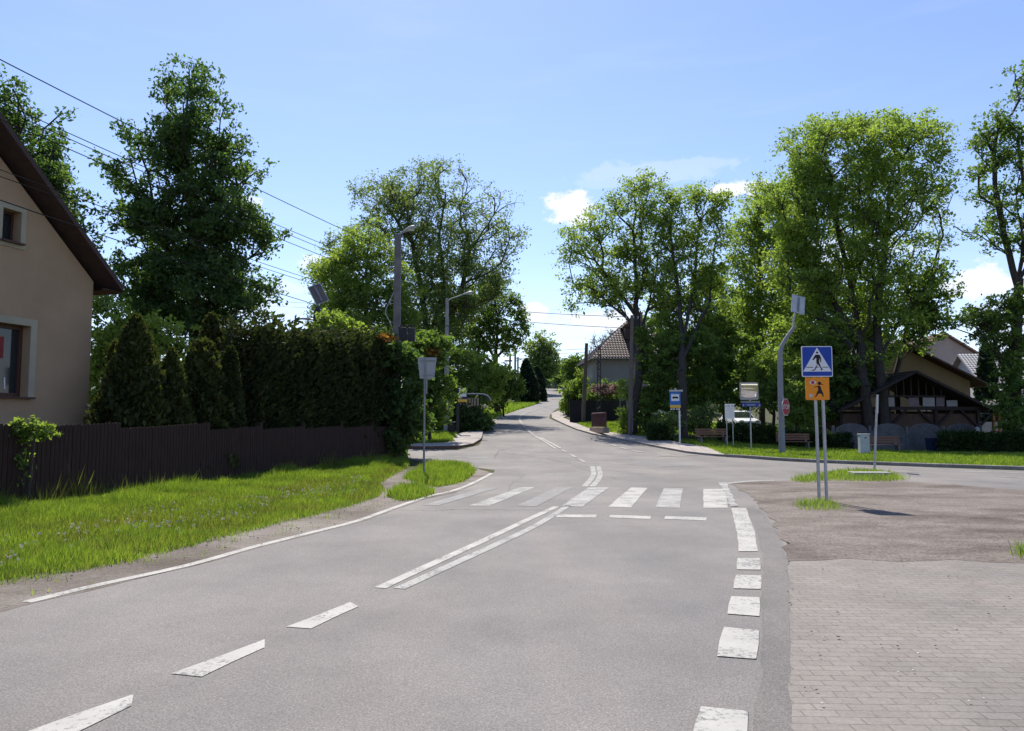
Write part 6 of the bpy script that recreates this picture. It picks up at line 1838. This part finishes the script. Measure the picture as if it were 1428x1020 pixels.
# poles by the black fence
def pole_simple(name, label, px0, px1, top_py, Y, r, m, arms=0, lattice=False):
    q = at_g(px0, Y); t = at(px1, top_py, Y); tx, tz = t[0] - q[0], t[2] - q[2]
    root = thing(name, label, 'utility pole', q)
    if lattice:
        mb = MB()
        for sx in (-1, 1):
            for sy in (-1, 1): mb.tube([(sx * r, sy * r, -.1), (tx + sx * r * .5, sy * r * .5, tz)], .025, 5)
        k = 22
        for j in range(k):
            f0, f1 = j / k, (j + 1) / k
            for sy in (-1, 1):
                s = 1 if j % 2 else -1
                mb.tube([(tx * f0 + s * r * (1 - .5 * f0), sy * r * (1 - .5 * f0), tz * f0), (tx * f1 - s * r * (1 - .5 * f1), sy * r * (1 - .5 * f1), tz * f1)], .016, 4)
        mb.build('lattice_shaft', m, root)
    else:
        MB().tube([(0, 0, -.1), (tx * .5, 0, tz * .5), (tx, 0, tz)], [r, r * .88, r * .75], 9).build('shaft', m, root)
    for a in range(arms):
        z = tz - .35 - a * .55
        c = MB(); c.box((tx * z / tz, -.05, z), (1.3, .09, .1)); c.build('crossarm', M['dark_metal'], root)
        for s in (-.58, -.25, .25, .58): MB().tube([(tx * z / tz + s, -.05, z + .04), (tx * z / tz + s, -.05, z + .2)], [.03, .05], 7).build('insulator', M['lamp_grey'], root)
    return root
pole_simple('utility_pole', 'weathered wooden pole in front of the black fence', 813, 818, 479, 58, .17, M['wood_pole'])
pole_simple('lattice_pole', 'dark steel lattice pole in front of the black fence', 834.5, 836, 483, 57.6, .16, M['dark_metal'], lattice=True)
pole_simple('utility_pole', 'distant dark wooden pole nearest the left hand trees', 710, 711.5, 493, 118, .2, M['wood_pole'], 1)
p2 = pole_simple('utility_pole', 'tallest of the distant poles on the hill, with a lamp arm', 718, 718.5, 487.5, 124, .2, M['wood_pole'], 1)
pole_simple('utility_pole', 'distant pale pole nearest the dark spruce', 722, 722.2, 498, 132, .2, M['concrete'], 1)
tz = at(718.5, 487.5, 124)[2] - gz(at(718, 600, 124)[0], 124)
MB().tube([(0, 0, tz - 2.0), (1.2, 0, tz - 1.6), (2.0, 0, tz - 1.5)], .07, 6).build('lamp_arm', M['dark_metal'], p2)
MB().bbox((-1.0, 0, tz - 1.9), (1.2, .35, .22), .05).build('lamp_head', M['dark_metal'], p2)
wa = at(818, 486.5, 58); wb = at(720, 486.5, 124)
wire(tuple(wa), tuple(wb), .2, .02, 'upper faint wire from the weathered wooden pole to the distant poles', 'wires up the hill')
wa = at(818, 491.5, 58); wb = at(720, 491, 124)
wire(tuple(wa), tuple(wb), .2, .02, 'lower faint wire from the weathered wooden pole to the distant poles', 'wires up the hill')
# far signs
q = at_g(787.5, 120)
fs_ = thing('road_sign', 'small far white sign on a post near the hilltop fence', 'road sign', q)
MB().tube([(0, 0, 0), (0, 0, 3.2)], .06, 7).build('post', M['galv'], fs_); MB().bbox((0, -.06, 2.7), (.5, .03, .9), .01).build('plate', M['white_matte'], fs_)
q = at_g(792, 96)
rb_ = thing('works_sign', 'rusty orange roadwork sign at the right edge of the far bend', 'road sign', q, R(-10))
for s in (-.3, .3): MB().tube([(s, 0, 0), (s, 0, 1.8)], .035, 6).build('leg', M['dark_metal'], rb_)
MB().bbox((0, -.05, 1.55), (.95, .03, .95), .02, Matrix.Rotation(R(45), 3, 'Y')).build('plate', M['barrier'], rb_)
MB().bbox((-.05, -.1, .5), (1.1, .05, .5), .02).build('lower_plate', M['dark_metal'], rb_)
q = at_g(744, 112)
mk2 = thing('verge_post', 'slim white marker post on the inner verge of the far bend', 'post', q)
MB().bbox((0, 0, .55), (.14, .1, 1.2), .02).build('body', M['white'], mk2); MB().bbox((0, 0, .95), (.146, .106, .2), .01).build('reflector', M['dark_metal'], mk2)

# culvert railing
ra = G(826, 603); rb2 = G(845, 609.5)
rv = Vector((rb2[0] - ra[0], rb2[1] - ra[1])); LR = max(rv.length, 2.2)
rl = thing('culvert_railing', 'rusty brown solid railing on a concrete plinth at the grass edge', 'railing', (ra[0], ra[1], ra[2] + .05), math.atan2(rv.y, rv.x))
MB().bbox((LR / 2, 0, .12), (LR + .2, .34, .34), .02).build('plinth', M['plinth'], rl)
pn = MB(); pn.box((LR / 2, 0, .72), (LR, .025, .8))
for j in range(int(LR / .12)): pn.box((.06 + j * .12, -.02, .72), (.035, .02, .78))
pn.build('panel', M['rust_red'], rl)
MB().tube([(0, 0, 1.15), (LR, 0, 1.15)], .045, 8).build('handrail', M['rust_red'], rl)
for x in (0, LR): MB().bbox((x, 0, .65), (.09, .09, 1.06), .01).build('post', M['rust_red'], rl)

# benches
def bench(root):
    for x in (-.68, .68):
        lg = MB(); lg.bbox((x, 0, .21), (.10, .42, .42), .015); lg.bbox((x, .19, .55), (.09, .07, .5), .012, Matrix.Rotation(R(-10), 3, 'X'))
        lg.build('leg', M['concrete_dark'], root)
    st_ = MB()
    for k in range(4): st_.bbox((0, -.19 + k * .115, .445), (1.75, .095, .035), .008)
    st_.build('seat', M['bench_wood'], root)
    bk = MB()
    for k in range(3): bk.bbox((0, .16 + k * .02, .58 + k * .12), (1.75, .03, .095), .008, Matrix.Rotation(R(-10), 3, 'X'))
    bk.build('backrest', M['bench_wood'], root)
q = at_g(1107, 39.6); bench(thing('park_bench', 'sunlit wooden park bench right behind the stop sign post', 'bench', q, R(0), 'benches on the lawn'))
def copy_thing(src, loc, rz, label):
    r = src.copy(); COL.objects.link(r); r.location = loc; r.rotation_euler = (0, 0, rz); r['label'] = label
    for ch in list(src.children):
        c = ch.copy(); COL.objects.link(c); c.parent = r
    return r
b0 = bpy.data.objects['park_bench']
copy_thing(b0, at_g(993, 40.2), R(8), 'dark wooden park bench partly hidden by the white notice board legs')
copy_thing(b0, at_g(1231, 37.6), R(-3), 'weathered wooden park bench beside the pale grey cabinet')

q = at_g(1204, 35.4)
cb = thing('utility_cabinet', 'pale grey upright utility cabinet on the lawn', 'cabinet', q, R(-4))
MB().bbox((0, 0, .50), (.42, .32, 1.0), .012).build('body', M['cabinet'], cb); MB().bbox((0, 0, 1.015), (.47, .37, .05), .012).build('lid', M['cabinet'], cb)
MB().box((0, -.163, .55), (.36, .012, .8)).box((.13, -.172, .6), (.03, .015, .1)).build('door', M['cabinet'], cb)
MB().bbox((0, 0, .03), (.44, .34, .12), .01).build('plinth', M['concrete_dark'], cb)
MB().box((.02, -.171, .86), (.08, .003, .06)).build('plate_mark', M['dark_metal'], cb)
q = at_g(1300, 38)
bn = thing('litter_bin', 'dark blue litter bin in front of the concrete garden fence', 'bin', q, R(3))
MB().box((0, 0, .36), (.44, .4, .72), taper=1.15).build('body', M['bin_blue'], bn); MB().bbox((0, 0, .75), (.54, .5, .06), .015).build('lid', M['bin_blue'], bn)

# ------------------------------------------------------------------ daylight
SUN_AZ, SUN_EL = R(-10), R(54)
sd = Vector((math.sin(SUN_AZ) * math.cos(SUN_EL), math.cos(SUN_AZ) * math.cos(SUN_EL), math.sin(SUN_EL)))
sun = bpy.data.lights.new('sun', 'SUN'); sun.energy = 4.2; sun.angle = R(.55); sun.color = (1.0, .94, .84)
so = bpy.data.objects.new('sun', sun); so.rotation_euler = sd.to_track_quat('Z', 'Y').to_euler(); so.location = (0, 0, 60); COL.objects.link(so)

wd = bpy.data.worlds.new('World'); scene.world = wd; wd.use_nodes = True
nt = wd.node_tree; nt.nodes.clear()
out = nt.nodes.new('ShaderNodeOutputWorld'); bg = nt.nodes.new('ShaderNodeBackground')
sky = nt.nodes.new('ShaderNodeTexSky'); sky.sky_type = 'NISHITA'; sky.sun_disc = False
sky.sun_elevation = SUN_EL; sky.sun_rotation = SUN_AZ; sky.air_density = 1.0; sky.dust_density = .25; sky.ozone_density = 3.0
bg.inputs['Strength'].default_value = .108
tc = nt.nodes.new('ShaderNodeTexCoord')
sep = nt.nodes.new('ShaderNodeSeparateXYZ'); nt.links.new(tc.outputs['Generated'], sep.inputs[0])
def mth(op, a, b=None, c=None):
    n = nt.nodes.new('ShaderNodeMath'); n.operation = op
    for i, v in enumerate((a, b, c)):
        if v is None: continue
        if isinstance(v, (int, float)): n.inputs[i].default_value = v
        else: nt.links.new(v, n.inputs[i])
    return n.outputs[0]
az = mth('ARCTAN2', sep.outputs['X'], sep.outputs['Y'])
el = mth('ARCSINE', sep.outputs['Z'])
cmb = nt.nodes.new('ShaderNodeCombineXYZ'); nt.links.new(az, cmb.inputs[0]); nt.links.new(mth('MULTIPLY', el, 1.5), cmb.inputs[1])
def nz(scale, detail, rough=.6, vec=None):
    n = nt.nodes.new('ShaderNodeTexNoise'); n.inputs['Scale'].default_value = scale; n.inputs['Detail'].default_value = detail; n.inputs['Roughness'].default_value = rough
    nt.links.new(vec or cmb.outputs[0], n.inputs['Vector']); return n.outputs['Fac']
n_big = nz(26, 6, .62); n_fine = nz(70, 5, .6)
def px_ang(px, py):
    d = ray(px, py); d = d / np.linalg.norm(d); return math.atan2(d[0], d[1]), math.asin(d[2])
total = None
for (px, py, rx, ry, dens) in [(797, 291, 36, 24, 1.0), (1016, 264, 30, 12, 1.0), (1045, 262, 26, 10, .8), (1372, 392, 48, 22, .9), (1340, 400, 40, 14, .6), (742, 436, 26, 16, .9), (842, 446, 44, 16, .85), (795, 452, 60, 18, .5), (440, 366, 26, 10, .7), (395, 400, 30, 10, .4), (352, 280, 14, 8, .6), (1300, 300, 60, 20, .12), (1180, 350, 80, 20, .5), (1440, 440, 60, 30, .5), (300, 420, 90, 24, .5), (900, 242, 95, 16, .22), (960, 230, 60, 9, .2), (850, 255, 50, 9, .16)]:
    a0, e0 = px_ang(px, py); ra_ = 1.2 * rx / FPX; re_ = 1.2 * ry / FPX
    dx = mth('DIVIDE', mth('SUBTRACT', az, a0), ra_); dy = mth('DIVIDE', mth('SUBTRACT', el, e0), re_)
    d2 = mth('SQRT', mth('ADD', mth('MULTIPLY', dx, dx), mth('MULTIPLY', dy, dy)))
    v = mth('SUBTRACT', mth('ADD', 1.05, mth('MULTIPLY', mth('SUBTRACT', n_big, .5), 1.9)), d2)
    v = mth('ADD', v, mth('MULTIPLY', mth('SUBTRACT', n_fine, .5), .7))
    mr = nt.nodes.new('ShaderNodeMapRange'); mr.interpolation_type = 'SMOOTHSTEP'
    nt.links.new(v, mr.inputs['Value']); mr.inputs['From Min'].default_value = .08; mr.inputs['From Max'].default_value = .5; mr.inputs['To Max'].default_value = dens
    total = mr.outputs[0] if total is None else mth('MAXIMUM', total, mr.outputs[0])
# thin high veil
cs_ = nt.nodes.new('ShaderNodeMapping'); cs_.inputs['Scale'].default_value = (3.2, 15, 1); cs_.inputs['Rotation'].default_value = (0, 0, R(-12)); nt.links.new(cmb.outputs[0], cs_.inputs['Vector'])
veil = nt.nodes.new('ShaderNodeMapRange'); veil.interpolation_type = 'SMOOTHSTEP'; nt.links.new(nz(1.3, 6, .55, cs_.outputs[0]), veil.inputs['Value'])
veil.inputs['From Min'].default_value = .48; veil.inputs['From Max'].default_value = .8; veil.inputs['To Max'].default_value = .07
lowband = nt.nodes.new('ShaderNodeMapRange'); nt.links.new(el, lowband.inputs['Value']); lowband.inputs['From Min'].default_value = .02; lowband.inputs['From Max'].default_value = .22
lowband.inputs['To Min'].default_value = .3; lowband.inputs['To Max'].default_value = 0
total = mth('MAXIMUM', total, veil.outputs[0]); total = mth('MAXIMUM', total, lowband.outputs[0])
tint = nt.nodes.new('ShaderNodeMix'); tint.data_type = 'RGBA'; tint.blend_type = 'MULTIPLY'; tint.inputs[0].default_value = 1
nt.links.new(sky.outputs[0], tint.inputs[6]); tint.inputs[7].default_value = (1.0, .95, 1.04, 1)
mx = nt.nodes.new('ShaderNodeMix'); mx.data_type = 'RGBA'; nt.links.new(total, mx.inputs[0]); nt.links.new(tint.outputs[2], mx.inputs[6]); mx.inputs[7].default_value = (5.8, 6.0, 6.5, 1)
nt.links.new(mx.outputs[2], bg.inputs['Color']); nt.links.new(bg.outputs[0], out.inputs[0])

scene.view_settings.view_transform = 'Standard'; scene.view_settings.look = 'None'; scene.view_settings.gamma = 1; scene.view_settings.exposure = .75
scene.view_settings.use_curve_mapping = False
scene.cycles.max_bounces = 12; scene.cycles.diffuse_bounces = 6; scene.cycles.transmission_bounces = 8; scene.cycles.glossy_bounces = 2
scene.cycles.use_denoising = True
